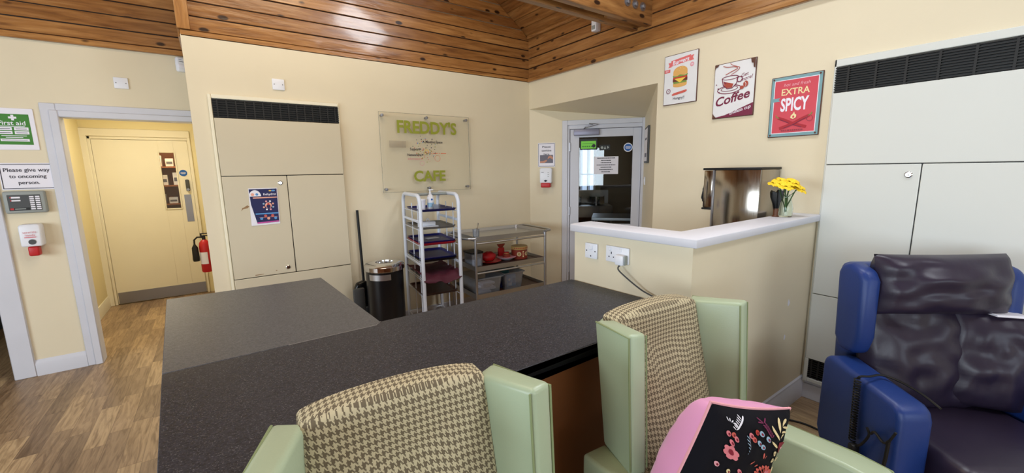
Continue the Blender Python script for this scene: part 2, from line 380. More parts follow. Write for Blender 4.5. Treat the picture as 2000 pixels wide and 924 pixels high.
window(1, (XW-.05, 1.5, .95), 90, 2.4, 1.3); window(2, (XW-.05, -2.0, .95), 90, 2.4, 1.3); window(3, (.6, YS-.05, .95), 0, 3.2, 1.3)  # the third is added on the unseen south side

# boarding: gables, frieze, roof slopes
def board_gable(name, parent, x0, x1, y, z0, ztop, pitch=.1035, trim=True):
    mb = MB('pine_x'); z = z0
    if trim: mb.box(x0, x1, y-.03, y, z0, z0+.045, .004, 1); z = z0+.048
    mb.box(x0, x1, y-.002, y, z0, ZR+.02, M='black')  # black sheet behind the boards, shade of the grooves put in as colour
    while z < ztop:
        za, zb = z+.004, z+pitch-.004
        def lim(zz):
            lo, hi = x0, x1
            if zz > ZR: hi = min(hi, XR-(zz-ZR)/SL); lo = max(lo, 2*RX-XR+(zz-ZR)/SL)
            return lo, hi
        a, b = lim(za), lim(zb)
        if b[1]-b[0] < .05: break
        j = random.uniform(-.003, .003); k = random.uniform(-.003, .003)
        mb.hexa([(a[0], y-.014+j, za), (a[1], y-.014+k, za), (a[1], y, za), (a[0], y, za), (b[0], y-.014+k, zb), (b[1], y-.014+j, zb), (b[1], y, zb), (b[0], y, zb)], .003, 1)
        z += pitch
    return mb.build(name, parent)
board_gable('cladding', wall_back, -.095, XR+.02, YB+.03, ZW, 5.6)
board_gable('cladding', wall_left, XW, -.095, YL, ZW, 5.6)
# return of the boarding at the step between the two gables, with a corner board
cb = MB('pine_z').box(-.11, -.03, YB-.016, YB+.03, ZW+.048, 5.3, .003, 1)
cb.box(-.11, -.095, YB+.03, YL, ZW, 5.3, .003, 1)
cb.build('corner_board', wall_back)
fr = MB('pine_y'); z = ZW
fr.box(XR-.03, XR+.03, YS, YB, ZW, ZW+.045, .004, 1); z += .048
fr.box(XR+.02, XR+.03, YS, YB, ZW, ZR, M='black')  # black backing stands in for shade between the frieze boards
while z < ZR-.02:
    j = random.uniform(-.002, .002)
    y = YS
    fr.hexa([(XR+.006+j, YS, z+.004), (XR+.03, YS, z+.004), (XR+.03, YB+.018, z+.004), (XR+.006-j, YB+.018, z+.004), (XR+.006, YS, z+.106), (XR+.03, YS, z+.106), (XR+.03, YB+.018, z+.106), (XR+.006, YB+.018, z+.106)], .003, 1)
    z += .1105
fr.build('cladding', wall_right)
mo = MB('pine_y').tube([(XR-.012, YS, ZR-.012), (XR-.012, YB, ZR-.012)], .018, 8)
struct(mo, 'trim_1')
ce = MB('pine_y'); dx = .095
NL = int((XR-RX)/dx)+1
skl = [(.4, 1.6), (-1.8, -.6)]
for side in (1, -1):
    for i in range(NL):
        xa, xb = XR-i*dx-.004, XR-(i+1)*dx+.004
        if side < 0: xa, xb = 2*RX-xa, 2*RX-xb
        za, zb = zroof(xa), zroof(xb)
        yend = YB+.03 if side > 0 and xb > -.1 else YL
        segs = [(YS, yend)]
        if side > 0 and xb > 1.65 and xa < 2.5: segs = [(YS, -1.8), (-.6, .4), (1.6, yend)]
        for y0, y1 in segs:
            j = random.uniform(-.002, .002)
            ce.hexa([(xa, y0, za+j), (xb, y0, zb), (xb, y1, zb-j), (xa, y1, za), (xa, y0, za+.02), (xb, y0, zb+.02), (xb, y1, zb+.02), (xa, y1, za+.02)], .003, 1)
for side in (1, -1):   # black sheet above the boards puts shade into their gaps
    for y0, y1, f in ((YS-.1, -1.8, 0), (-.6, .4, 0), (1.6, YL+.1, 0), (-1.8, -.6, 1), (.4, 1.6, 1)):
        rng = [(RX, XR+.1)] if (not f or side < 0) else [(RX, 1.65), (2.5, XR+.1)]
        for p, q in rng:
            a, b = (q, p) if side > 0 else (2*RX-q, 2*RX-p)
            a2, b2 = (zroof(min(max(a, 2*RX-XR-.1), XR+.1))), zroof(b)
            ce.add([(a, y0, a2+.026), (b, y0, b2+.026), (b, y1, b2+.026), (a, y1, a2+.026), (a, y0, a2+.05), (b, y0, b2+.05), (b, y1, b2+.05), (a, y1, a2+.05)],
                   [[0, 1, 2, 3], [4, 5, 6, 7], [0, 1, 5, 4], [2, 3, 7, 6]], 'black')
struct(ce, 'ceiling')
for n, (y0, y1) in enumerate(skl):
    mb = MB('white_paint')
    for x0, x1, a, b in ((1.65, 1.72, y0, y1), (2.43, 2.5, y0, y1), (1.72, 2.43, y0, y0+.07), (1.72, 2.43, y1-.07, y1)):
        mb.hexa([(x0, a, zroof(x0)), (x1, a, zroof(x1)), (x1, b, zroof(x1)), (x0, b, zroof(x0)), (x0, a, zroof(x0)+.08), (x1, a, zroof(x1)+.08), (x1, b, zroof(x1)+.08), (x0, b, zroof(x0)+.08)])
    struct(mb, 'window_%d' % (4+n))

# double tie beam with packer and bolts
bt = thing('tie_beam', 'doubled varnished timber tie beam with bolts, running into the boarding above the right wall', 'beam', (XR, 2.41, 2.72))
for y0, y1 in ((-.10, -.04), (.04, .10)):
    MB('pine_beam').box(-7.2, .02, y0, y1, 0, .32, .006, 1).build('timber', bt)
MB('pine_beam').box(-.42, .02, -.04, .04, .02, .28, .004, 1).build('packer', bt)
for x, z in ((-.31, .122), (-.215, .122), (-.12, .122)):
    b = MB('aluminium').lathe([(.0, 0), (.034, 0), (.034, .006), (.018, .007), (.018, .02), (.012, .024), (0, .024)], 14, T=Matrix.Translation((x, -.10, z)) @ Matrix.Rotation(R(90), 4, 'X'))
    b.build('bolt', bt)
pr = thing('motion_sensor', 'small white wedge sensor on the boarding behind the tie beam', 'sensor', (XR+.002, 2.9, 2.87), -90)
MB('white_plastic').prism([(-.03, -.05), (.03, -.05), (.03, .04), (-.03, .05)], -.07, 0, 'y', .008).build('housing', pr)
MB('grey_plastic').box(-.02, .02, -.073, -.069, -.035, .0, .001, 1).build('lens', pr)

# alcove with the kitchen door, cut diagonally into the right wall
th = math.atan2(-.69, .6); U = Vector((math.cos(th), math.sin(th), 0)); Nn = Vector((math.sin(th), -math.cos(th), 0))
A0 = Vector((XR, YB, 0))
def DP(s, z, n=0): 
    p = A0+U*s+Nn*n; return (p.x, p.y, z)
Cp = DP(1.307, 0); 
al = MB('cream_paint')
al.add([DP(0, 0), DP(.39, 0), DP(.39, 2.101), DP(0, 2.246), DP(0, 0, -.08), DP(.39, 0, -.08), DP(.39, 2.101, -.08), DP(0, 2.246, -.08)], [[0, 1, 2, 3], [4, 5, 6, 7], [0, 1, 5, 4], [1, 2, 6, 5], [2, 3, 7, 6], [3, 0, 4, 7]])
D0 = (XR, 2.222, 0); D1 = (XR, 2.222, 2.246)
al.add([Cp, D0, D1, (Cp[0], Cp[1], 2.101), (Cp[0]+.06, Cp[1]-.07, 0), (XR+.09, 2.222-.04, 0), (XR+.09, 2.222-.04, 2.246), (Cp[0]+.06, Cp[1]-.07, 2.101)], [[0, 1, 2, 3], [4, 5, 6, 7], [0, 1, 5, 4], [1, 2, 6, 5], [2, 3, 7, 6], [3, 0, 4, 7]])
A1 = (XR, YB, 2.246); B1 = DP(.387, 2.101); C1 = (Cp[0], Cp[1], 2.101)
al.add([A1, D1, C1, B1, (XR+.05, YB, 2.4), (XR+.05, 2.222, 2.4), (C1[0]+.1, C1[1], 2.4), (B1[0]+.1, B1[1]+.1, 2.4)], [[0, 1, 2], [0, 2, 3], [4, 5, 6], [4, 6, 7], [1, 2, 6, 5], [2, 3, 7, 6], [3, 0, 4, 7]])
struct(al, 'wall_alcove')

def door_root(name, label=None):
    o = bpy.data.objects.new(name, None); COL.objects.link(o); o['kind'] = 'structure'; return o
kd = door_root('door_3'); kd.location = A0; kd.rotation_euler = (0, 0, th)
MB('white_paint').box(.389, .452, -.02, .09, 0, 2.10, .004, 1).box(.452, .474, .0, .09, 0, 2.045, .003, 1).box(1.281, 1.312, -.02, .09, 0, 2.10, .004, 1).box(.452, 1.281, -.02, .09, 2.045, 2.10, .004, 1).box(.474, 1.281, .0, .09, 2.003, 2.045).build('frame', kd)
MB('white_paint').box(.478, .583, .02, .064, .01, 1.998, .003, 1).box(1.186, 1.278, .02, .064, .01, 1.998, .003, 1).box(.583, 1.186, .02, .064, 1.908, 1.998).box(.583, 1.186, .02, .064, .01, .90).build('leaf', kd)
MB('glass').box(.583, 1.186, .038, .046, .90, 1.908).build('pane', kd)
for z in (1.80, 1.05, .25): MB('aluminium').box(.47, .484, .0, .022, z-.05, z+.05, .002, 1).build('hinge', kd)
MB('closer_grey').box(.523, .812, -.03, .02, 1.925, 1.995, .008, 2).build('door_closer', kd)
MB('aluminium').tube([(.64, -.01, 1.998), (.66, -.05, 2.015), (.79, -.045, 2.045)], .008, 6).tube([(.79, -.045, 2.045), (.72, -.03, 2.05), (.70, -.02, 2.055)], .008, 6).build('closer_arm', kd)
def onwall(s, z, n=0): return DP(s, z, n)
rzd = math.degrees(th)
t = thing('exit_sticker', 'small green rectangle sticker with a black surround at the top of the kitchen door glass', 'sign', DP(.69, 1.82, -.034), rzd)
mb = MB('black').box(-.098, .1, -.003, 0, -.055, .07); mb.build('backing', t)
mb = MB('sticker_glow').rect(-.085, .085, -.043, .043, -.004)  # sticker face made to glow slightly, though it is no lamp
for i in range(5): mb.rect(-.07+i*.024, -.055+i*.024, -.025, -.01, -.005, 'green_sign')
mb.disc(.06, -.012, .02, -.005, 'black').rect(-.07, .07, .012, .016, -.005, 'green_sign').build('print', t)
t = thing('fire_exit_plate', 'dark little plate with three pale pictograms beside the green sticker on the door glass', 'sign', DP(.875, 1.785, -.034), rzd)
MB('black').box(-.06, .06, -.002, 0, -.03, .03).build('plate', t)
mb = MB('grey_plastic').disc(-.03, 0, .015, -.003).poly([(-.01, -.018), (.016, -.018), (.003, .02)], -.003).poly([(.028, -.015), (.05, -.002), (.034, .018), (.026, .012)], -.003).build('print', t)
t = thing('fire_door_disc', 'round blue and white disc on the kitchen door glass', 'sign', DP(1.135, 1.78, -.034), rzd)
MB('white_plastic').lathe([(0, 0), (.05, 0), (.05, .003), (0, .003)], 24, T=Matrix.Rotation(R(90), 4, 'X')).build('disc', t)
MB('blue_disc').disc(0, 0, .041, -.0045).rect(-.028, .028, .006, .011, -.0055, 'paper').rect(-.03, .03, -.004, .001, -.0055, 'paper').rect(-.024, .024, -.014, -.009, -.0055, 'paper').build('print', t)
t = thing('door_notice', 'landscape white paper notice taped to the middle of the kitchen door glass', 'notice', DP(.893, 1.582, -.034), rzd)
MB('paper').box(-.138, .138, -.002, 0, -.10, .10).build('sheet', t)
mb = MB('ink')
for k, w in enumerate((.10, .055, .06, .105, .06, .075, .05)):
    x = -w
    while x < w-.006:
        q = random.uniform(.008, .022); q = min(q, w-x); zz = .082-k*.026
        mb.rect(x, x+q, zz-.004, zz+.005, -.003); x += q+.004
mb.build('lettering', t)
t = thing('sanitise_notice', 'white notice reading Please sanitise here with a photo of hands, left of the kitchen door', 'notice', DP(.203, 1.715, .001), rzd)
MB('paper').box(-.103, .103, -.003, 0, -.14, .14, .001, 1).build('sheet', t)
mb = MB('ink')
mb.line([(-.095, -.13), (.095, -.13), (.095, .13), (-.095, .13), (-.095, -.13)], .004, -.004)
for k, s_ in enumerate(('Please', 'sanitise', 'here')): mb.text(s_, 0, .095-k*.042, -.0042, w=(.10, .115, .065)[k], h=.022, bold=.012)
mb.rect(-.078, .078, -.095, .0, -.0042, 'photo_grey'); mb.poly([(-.078, -.092), (-.02, -.09), (.01, -.07), (.0, -.055), (-.04, -.07), (-.078, -.075)], -.005, 'skin_tone').poly([(.078, -.03), (.05, -.006), (.02, -.02), (.012, -.05), (.04, -.035), (.078, -.055)], -.005, 'skin_tone')
mb.build('print', t)
def dispenser(t, w, h):
    mb = MB('white_plastic').prism([(-w/2, -h*.28), (w/2, -h*.28), (w/2, h*.42), (w*.42, h/2), (-w*.42, h/2), (-w/2, h*.42)], -.10, 0, 'y', .012, 3,
        fn=lambda p: Vector((p.x*(1+.06*(p.z/h)), p.y*(1-.25*max(0, (p.z/h))), p.z)))
    return mb.build('cover', t)
t = thing('soap_dispenser', 'white sanitiser dispenser with red push bar under the sanitise notice by the kitchen door', 'dispenser', DP(.205, 1.45, .001), rzd)
dispenser(t, .14, .23)
MB('red').box(-.055, .055, -.105, -.01, -.115, -.06, .01, 3).build('push_bar', t)
mb = MB('ink').poly([(-.02, -.035), (.0, -.05), (.025, -.035), (.0, -.025)], -.1015)
for k in range(3): mb.rect(.025, .04, .01+k*.022, .016+k*.022, -.0965 + .0 - .005, 'grey_plastic')
mb.rect(-.05, -.02, .06, .066, -.1, 'photo_grey').build('print', t)
# right-hand reveal: framed notice and switch
u2 = (Vector(D0)-Vector(Cp)).normalized(); n2 = Vector((-u2.y, u2.x, 0)); 
if n2.dot(-Vector(Cp)) < 0: n2 = -n2
rzr = math.degrees(math.atan2(u2.y, u2.x))
def RV(s, z): p = Vector(Cp)+u2*s+n2*.001; return (p.x, p.y, z)
t = thing('framed_notice', 'narrow looking framed white notice on the reveal right of the kitchen door', 'notice', RV(.47, 1.775), rzr)
MB('dark_grey').box(-.17, .17, -.02, 0, -.18, .18, .003, 1).build('frame', t)
MB('paper').rect(-.15, .15, -.16, .16, -.021).rect(-.1, .1, .05, .07, -.0215, 'photo_grey').rect(-.1, .1, -.12, -.08, -.0215, 'photo_grey').build('sheet', t)
t = thing('light_switch', 'tiny white switch plate low on the reveal right of the kitchen door', 'switch', RV(.28, 1.41), rzr)
MB('white_plastic').box(-.043, .043, -.01, 0, -.043, .043, .004, 2).build('plate', t); MB('white_plastic').box(-.012, .012, -.014, -.009, -.02, .02, .002, 1).build('rocker', t)

# kitchen seen through the glass
kw = MB('unlit_paint').box(XR+.12, 6.1, 1.0, 1.1, 0, 2.7).box(6.0, 6.1, 1.1, 6.3, 0, .95).box(6.0, 6.1, 1.1, 6.3, 1.95, 2.7).box(6.0, 6.1, 1.1, 5.62, .95, 1.95).box(6.0, 6.1, 6.05, 6.3, .95, 1.95).box(XR+.12, 6.1, 6.2, 6.3, 0, 2.7).box(XR+.1, 6.1, 1.0, 2.9, 2.6, 2.7).box(XR+.1, 6.1, 2.9, 6.3, 2.6, 2.7)
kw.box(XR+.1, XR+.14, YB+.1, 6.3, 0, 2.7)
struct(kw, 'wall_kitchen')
wk = MB('white_paint').box(5.98, 6.04, 5.62, 5.66, .95, 1.95).box(5.98, 6.04, 6.01, 6.05, .95, 1.95).box(5.98, 6.04, 5.66, 6.01, 1.42, 1.45).box(5.98, 6.04, 5.80, 5.83, .95, 1.95)
wo = struct(wk, 'window_6'); MB('window_glow').box(6.05, 6.06, 5.62, 6.05, .95, 1.95).build('pane', wo)
t = thing('steel_range', 'stainless kitchen range seen dimly through the door glass', 'cooker', (5.45, 5.35, 0), -40)
MB('steel').box(-.45, .45, -.3, .3, .1, .9, .01, 2).build('body', t); MB('dark_grey').box(-.40, .40, -.315, -.3, .2, .7, .005, 1).build('oven_door', t)
MB('steel').box(-.45, .45, .25, .3, .9, 1.15, .005, 1).build('splashback', t)
for x in (-.2, .2): MB('chrome').lathe([(0, .9), (.13, .9), (.13, 1.05), (.135, 1.05)], 20, c=(x, 0)).build('hob_pan', t)
for x in (-.38, .38):
    for y in (-.25, .25): MB('steel').cyl((x, y, 0), (x, y, .1), .02).build('leg', t)
t = thing('prep_table', 'low steel kitchen table in the dark behind the door glass', 'table', (4.75, 3.75, 0), -49)
MB('steel').box(-.55, .55, -.3, .3, .84, .88, .004, 1).build('tabletop', t); MB('dark_grey').box(-.5, .5, -.26, .26, .3, .33).build('undershelf', t)
for x in (-.5, .5):
    for y in (-.25, .25): MB('steel').cyl((x, y, 0), (x, y, .84), .02).build('leg', t)

# left doorway frame, pillar trim, baseboards
fm = MB('white_paint')
fm.box(-1.015, -.93, YL-.018, YL+.0, 0, 2.10, .004, 1).box(-.93, -.095, YL-.018, YL, 2.015, 2.10, .004, 1)
fm.box(-.97, -.919, YL-.03, YL+.11, 0, 2.05, .006, 1).box(-.919, -.095, YL-.03, YL+.11, 2.0, 2.05, .006, 1)
d1 = struct(fm, 'door_1')
struct(MB('white_paint').box(-1.42, -1.30, YL-.02, YL+.11, 0, 2.16, .005, 1).box(-2.6, -1.42, YL-.02, YL, 2.05, 2.16, .004, 1), 'trim_2')
struct(MB('white_paint').prism([(YL, 0), (YL-.016, 0), (YL-.016, .095), (YL-.008, .12), (YL, .13)], -1.30, -1.015, 'x'), 'baseboard_left')
# corridor
cw = MB('corridor_paint').box(-1.29, -1.19, YL+.1, YC, 0, 2.45).box(-1.29, -1.113, YC, YC+.1, 0, 2.45).box(-.237, 0, YC, YC+.1, 0, 2.45).box(-1.113, -.237, YC, YC+.1, 1.97, 2.45).box(-1.29, 0, YL+.1, YC+.1, 2.4, 2.45)
struct(cw, 'wall_corridor')
struct(MB('door_cream').prism([(-1.19, 0), (-1.174, 0), (-1.174, .10), (-1.184, .13), (-1.19, .13)], YL+.11, YC, 'y', T=None), 'baseboard_corridor')
d2 = door_root('door_2'); d2.location = (-.675, YC, 0)
MB('door_cream').box(-.575, -.46, -.025, 0, 0, 2.09, .006, 1).box(.44, .47, -.025, 0, 0, 2.09, .006, 1).box(-.575, .47, -.027, 0, 2.0, 2.09, .006, 1).box(-.46, -.435, -.012, .05, 0, 2.0, .003, 1).box(.436, .46, -.012, .05, 0, 2.0, .003, 1).box(-.46, .46, -.012, .05, 1.97, 2.0, .003, 1).build('frame', d2)
MB('door_cream').box(-.433, .148, .0, .044, .008, 1.968, .002, 1).box(.292, .434, .0, .044, .008, 1.968, .002, 1).box(.148, .292, .0, .044, 1.82, 1.968).box(.148, .292, .0, .044, .008, 1.135).build('leaf', d2)
MB('door_cream').box(.135, .15, -.012, .0, 1.12, 1.835, .003, 1).box(.29, .305, -.012, .0, 1.12, 1.835, .003, 1).box(.15, .29, -.012, 0, 1.82, 1.835, .003, 1).box(.15, .29, -.012, 0, 1.12, 1.135, .003, 1).build('bead', d2)
MB('glass').box(.148, .292, .02, .026, 1.135, 1.82).build('pane', d2)
MB('aluminium').box(-.425, .43, -.004, 0, .012, .148).build('kick_plate', d2)
MB('aluminium').box(.334, .405, -.004, 0, .955, 1.30).build('push_plate', d2)
MB('dark_grey').box(.365, .405, -.03, 0, 1.345, 1.49, .012, 3).build('lock_keypad', d2); MB('aluminium').cyl((.385, -.03, 1.365), (.385, -.055, 1.365), .016).build('door_knob', d2)
t = thing('fire_door_disc', 'round blue disc on the cream corridor door right of its window', 'sign', (-.318, YC-.001, 1.571))
MB('blue_disc').lathe([(0, 0), (.04, 0), (.04, .003), (0, .003)], 24, T=Matrix.Rotation(R(90), 4, 'X')).build('disc', t)
MB('paper').rect(-.025, .025, .006, .01, -.0045).rect(-.028, .028, -.003, .001, -.0045).rect(-.02, .02, -.012, -.008, -.0045).build('print', t)
# shelving beyond the corridor door window
struct(MB('corridor_paint').box(-1.3, .2, 7.3, 7.4, 0, 2.45).box(-1.3, -1.2, YC+.1, 7.3, 0, 2.45).box(.1, .2, YC+.1, 7.3, 0, 2.45).box(-1.3, .2, YC+.1, 7.4, 2.4, 2.45), 'wall_store')
t = thing('shelf_unit', 'brown shelf unit seen through the corridor door window', 'shelves', (-.5, 7.12, 0))
MB('counter_wood').box(-.5, -.48, -.15, .15, 0, 2.0).box(.48, .5, -.15, .15, 0, 2.0).box(-.5, .5, .14, .15, 0, 2.0).build('carcass', t)
for z in (.1, 1.18, 1.42, 1.66, 1.98): MB('counter_wood').box(-.48, .48, -.15, .14, z-.02, z).build('shelf', t)
for i, (x, z, w, h) in enumerate(((-.08, 1.18, .07, .12), (.03, 1.18, .09, .08), (-.05, 1.42, .10, .13), (.08, 1.42, .05, .16), (-.07, 1.66, .06, .14), (.04, 1.66, .08, .10))):
    b = MB('paper').box(x-w/2, x+w/2, -.12, .05, 0, h, .002, 1).rect(x-w/2+.01, x+w/2-.01, h*.3, h*.6, -.1212, 'photo_grey').build('document_box', loc=(-.5, 7.12, z))
    tag(b, ('low white file box', 'squat white file box', 'wide white file box', 'tall narrow white file box', 'slim white file box', 'short white file box')[i]+' on the %s shelf behind the corridor door window' % ('lowest visible' if z < 1.3 else 'middle' if z < 1.5 else 'upper'), 'box', 'file boxes behind the door window')
sl = bpy.data.lights.new('store_lamp', 'POINT'); sl.energy = 26; sl.color = (1, .85, .6); sl.shadow_soft_size = .1
o = bpy.data.objects.new('store_lamp', sl); COL.objects.link(o); o.location = (-.5, 6.9, 2.2)
# dim room through the far left opening
struct(MB('unlit_paint').box(-4.2, -1.29, 6.4, 6.5, 0, 2.4).box(-4.3, -4.2, YL, 6.5, 0, 2.4).box(-4.3, -1.29, YL+.1, 6.5, 2.4, 2.45), 'wall_lounge')

# partition wall (half height) with white cap
P_W = [(1.690, .995), (1.652, 1.70), (1.80, 1.70), (1.83, 1.125), (XR, 1.115), (XR, .995)]
pw = struct(MB('cream_paint').prism(P_W, 0, 1.20, 'z'), 'wall_partition')
CAP = [(1.652, .958), (1.612, 1.635), (1.612, 1.70), (1.66, 1.72), (1.80, 1.72), (1.825, 1.145), (XR, 1.150), (XR, .972)]
MB('white_paint').prism(CAP, 1.20, 1.24, 'z', .006, 2).build('ledge', pw)
struct(MB('white_paint').prism([(.995, 0), (.978, 0), (.978, .11), (.987, .125), (.987, .14), (.995, .15)], 1.69, XR, 'x'), 'baseboard_partition')
struct(MB('white_paint').box(XR-.016, XR, YS, .995, 0, .105, .003, 1).box(XR-.01, XR, YS, .995, .105, .135, .003, 1), 'baseboard_right')
struct(MB('white_paint').box(-.08, XR, YB-.016, YB, 0, .13, .004, 1), 'baseboard_back')

# ------------------------------------------------------------------ built-in cupboards
def grille(root, x0, x1, z0, z1, y, nv, nh):
    mb = MB('black_grille').box(x0, x1, y+.02, y+.03, z0, z1)
    for i in range(nh):
        z = z0+(z1-z0)*(i+.5)/nh; mb.box(x0, x1, y, y+.012, z-.003, z+.003)
    for i in range(nv):
        x = x0+(x1-x0)*(i+.5)/nv; mb.box(x-.005, x+.005, y-.001, y+.014, z0, z1)
    return mb.build('grille', root)
def lock(root, x, y, z):
    MB('chrome').lathe([(0, 0), (.017, 0), (.017, .004), (.012, .008), (0, .008)], 16, T=Matrix.Translation((x, y, z)) @ Matrix.Rotation(R(90), 4, 'X')).box(x-.0015, x+.0015, y-.0095, y-.0075, z-.006, z+.004, M='black').build('lock', root)
# back wall
c = thing('wall_cupboard', 'cream built-in cupboard with black top grille and a health poster on its door, back wall', 'cupboard', (.488, YB, 0))
fx = MB('cupboard_paint')
MB('door_cream').box(-.470, -.448, -.022, 0, 0, 2.15, .004, 1).box(.458, .466, -.018, 0, 0, 2.15, .003, 1).box(-.448, .458, -.020, 0, 2.118, 2.15, .004, 1).build('frame', c)
grille(c, -.446, .457, 1.975, 2.116, -.034, 15, 8)
MB('cupboard_paint').box(-.446, .460, -.040, 0, 1.535, 1.973, .003, 1).build('upper_panel', c)
MB('cupboard_paint').box(-.446, .0, -.040, 0, .706, 1.529, .003, 1).build('door', c)
MB('cupboard_paint').box(.006, .460, -.040, 0, .706, 1.529, .003, 1).build('door', c)
MB('cupboard_paint').box(-.446, .460, -.040, 0, .02, .70, .003, 1).build('lower_panel', c)
MB('black').box(-.44, .455, -.030, -.001, .03, 1.97).build('gap_shade', c)  # black slab stands in for the shade in the door gaps
for x, z in ((-.05, 1.471), (-.056, .755)): lock(c, x, -.040, z)
MB('stain').poly([(-.345, 1.255), (-.33, 1.27), (-.30, 1.275), (-.285, 1.29), (-.30, 1.30), (-.32, 1.285), (-.335, 1.28)], -.0405).poly([(-.30, .717), (-.24, .72), (-.24, .725), (-.3, .724)], -.0405).poly([(-.15, .735), (-.14, .735), (-.14, .742), (-.15, .742)], -.0405).build('scuff', c)
# right wall
c = thing('wall_cupboard', 'pale built-in cupboard with wide black grille behind the blue recliner, right wall', 'cupboard', (XR, .985, 0), -90)
W2 = 1.9
MB('cupboard_pale').box(.0, .012, -.018, 0, .10, 2.165, .003, 1).box(0, W2, -.018, 0, 2.122, 2.165, .003, 1).build('frame', c)
grille(c, .012, W2, 1.972, 2.120, -.03, 15, 11)
MB('cupboard_pale').box(.012, W2, -.036, 0, 1.552, 1.970, .003, 1).build('upper_panel', c)
MB('cupboard_pale').box(.012, .440, -.036, 0, .733, 1.547, .003, 1).build('door', c)
MB('cupboard_pale').box(.445, .92, -.036, 0, .733, 1.547, .003, 1).build('door', c)
MB('cupboard_pale').box(.925, W2, -.036, 0, .733, 1.547, .003, 1).build('door', c)
mb = MB('cupboard_pale').box(.012, W2, -.036, 0, .29, .729, .003, 1).box(.012, .03, -.036, 0, .13, .29).box(.03, W2, -.036, 0, .13, .155, .003, 1)
mb.build('lower_panel', c)
g = grille(c, .03, .55, .155, .29, -.030, 14, 9)
MB('cupboard_pale').box(.55, W2, -.036, 0, .155, .29).build('lower_panel', c)
MB('black').box(.02, W2, -.026, -.001, .3, 1.96).build('gap_shade', c)  # black slab, shade behind the door seams put in as colour
lock(c, .395, -.036, 1.49)

# ------------------------------------------------------------------ things on the left wall
t = thing('first_aid_sign', 'green First aid sign in a white border on the wall, topmost left of the doorway', 'sign', (-1.16, YL-.001, 1.90))
MB('paper').box(-.125, .108, -.006, 0, -.150, .150, .002, 1).build('border', t)
MB('green_sign').rect(-.098, .082, -.112, .108, -.0065).build('panel', t)
mb = MB('paper').rect(-.007, .007, .062, .102, -.007).rect(-.02, .02, .075, .089, -.007).text('First aid', -.008, .045, -.007, w=.135, bold=.01)
for x in (-.085, -.002):
    for z in (.0, -.028): mb.rect(x, x+.072, z-.008, z+.014, -.007)
mb.rect(-.07, .055, .018, .022, -.007).rect(-.07, .055, -.05, -.046, -.007).rect(-.05, .035, -.062, -.058, -.007).rect(-.078, .065, -.088, -.07, -.007)
for x in (-.085, -.002):
    for z in (.0, -.028): mb.rect(x+.008, x+.064, z, z+.004, -.0075, 'ink')
mb.rect(-.07, .055, -.08, -.077, -.0075, 'ink').build('lettering', t)
t = thing('give_way_notice', 'white notice reading Please give way to oncoming person, left of the doorway', 'notice', (-1.137, YL-.001, 1.555))
MB('paper').box(-.145, .145, -.003, 0, -.098, .1, .001, 1).build('sheet', t)
mb = MB('ink').line([(-.136, -.088), (.128, -.088), (.128, .09), (-.136, .09), (-.136, -.088)], .0045, -.004)
for k, (s_, w) in enumerate((('Please give way', .235), ('to oncoming', .19), ('person.', .108))): mb.text(s_, -.004, .05-k*.047, -.0042, w=w, bold=.012)
mb.build('lettering', t)
t = thing('alarm_panel', 'grey alarm keypad panel with rows of buttons below the give way notice', 'alarm panel', (-1.172, YL-.001, 1.366))
MB('grey_plastic').box(-.107, .107, -.045, 0, -.082, .082, .012, 3).build('casing', t)
MB('dark_grey').box(-.085, .082, -.047, -.044, -.062, .055, .002, 1).build('fascia', t)
mb = MB('paper').rect(-.065, -.02, .03, .042, -.048).rect(-.065, -.02, .008, .018, -.048)
mb.rect(-.08, .02, -.058, -.04, -.048, 'black').rect(-.078, -.06, -.056, -.042, -.0485, 'red').rect(-.055, .0, -.052, -.046, -.0485, 'grey_plastic')
mb.disc(-.068, .036, .004, -.0487, 'red').disc(-.068, .013, .004, -.0487, 'red').build('print', t)
mb = MB('paper')
for i in range(2):
    for k in range(7): mb.box(.026+i*.03, .049+i*.03, -.050, -.046, -.056+k*.015, -.046+k*.015)
mb.build('button', t)['kind'] = 'stuff'
t = thing('soap_dispenser', 'white sanitiser dispenser with red nozzle on the narrow wall left of the doorway', 'dispenser', (-1.168, YL-.001, 1.095))
dispenser(t, .112, .215)
MB('red').box(-.03, .028, -.085, -.02, -.135, -.06, .012, 3).build('nozzle', t)
mb = MB('dark_grey').disc(.006, -.025, .02, -.1015)
mb.text('SANITISE', 0, .047, -.099, 'rose', w=.07).text('hands', 0, .028, -.1, 'rose', w=.05).rect(-.03, .03, .008, .014, -.101, 'rose'); mb.build('print', t)
for x, y, z, lb in ((-.535, YL, 2.287, 'grey white blank square plate above the left doorway'), (.502, YB, 2.264, 'white blank square plate above the cupboard grille on the back wall')):
    t = thing('blanking_plate', lb, 'plate', (x, y-.001, z))
    MB('white_plastic').box(-.044, .044, -.010, 0, -.043, .043, .004, 2).build('plate', t)
    for sx in (-.03, .03): MB('aluminium').lathe([(0, 0), (.004, 0), (.004, .002), (0, .002)], 10, T=Matrix.Translation((sx, -.010, 0)) @ Matrix.Rotation(R(90), 4, 'X')).build('screw', t)
t = thing('motion_sensor', 'white rounded motion detector high on the wall at the boarded step', 'sensor', (-.142, YL-.001, 2.475), 20)
MB('white_plastic').prism([(-.034, -.06), (.034, -.06), (.036, .0), (.034, .06), (-.034, .06), (-.036, 0)], -.05, .0, 'y', .015, 3).build('housing', t)
MB('paper').box(-.026, .026, -.054, -.045, -.03, .0, .006, 2).build('lens', t); MB('ink').rect(-.02, .012, .018, .022, -.0505).rect(-.02, .0, .035, .038, -.0505, 'blue_disc').build('print', t)
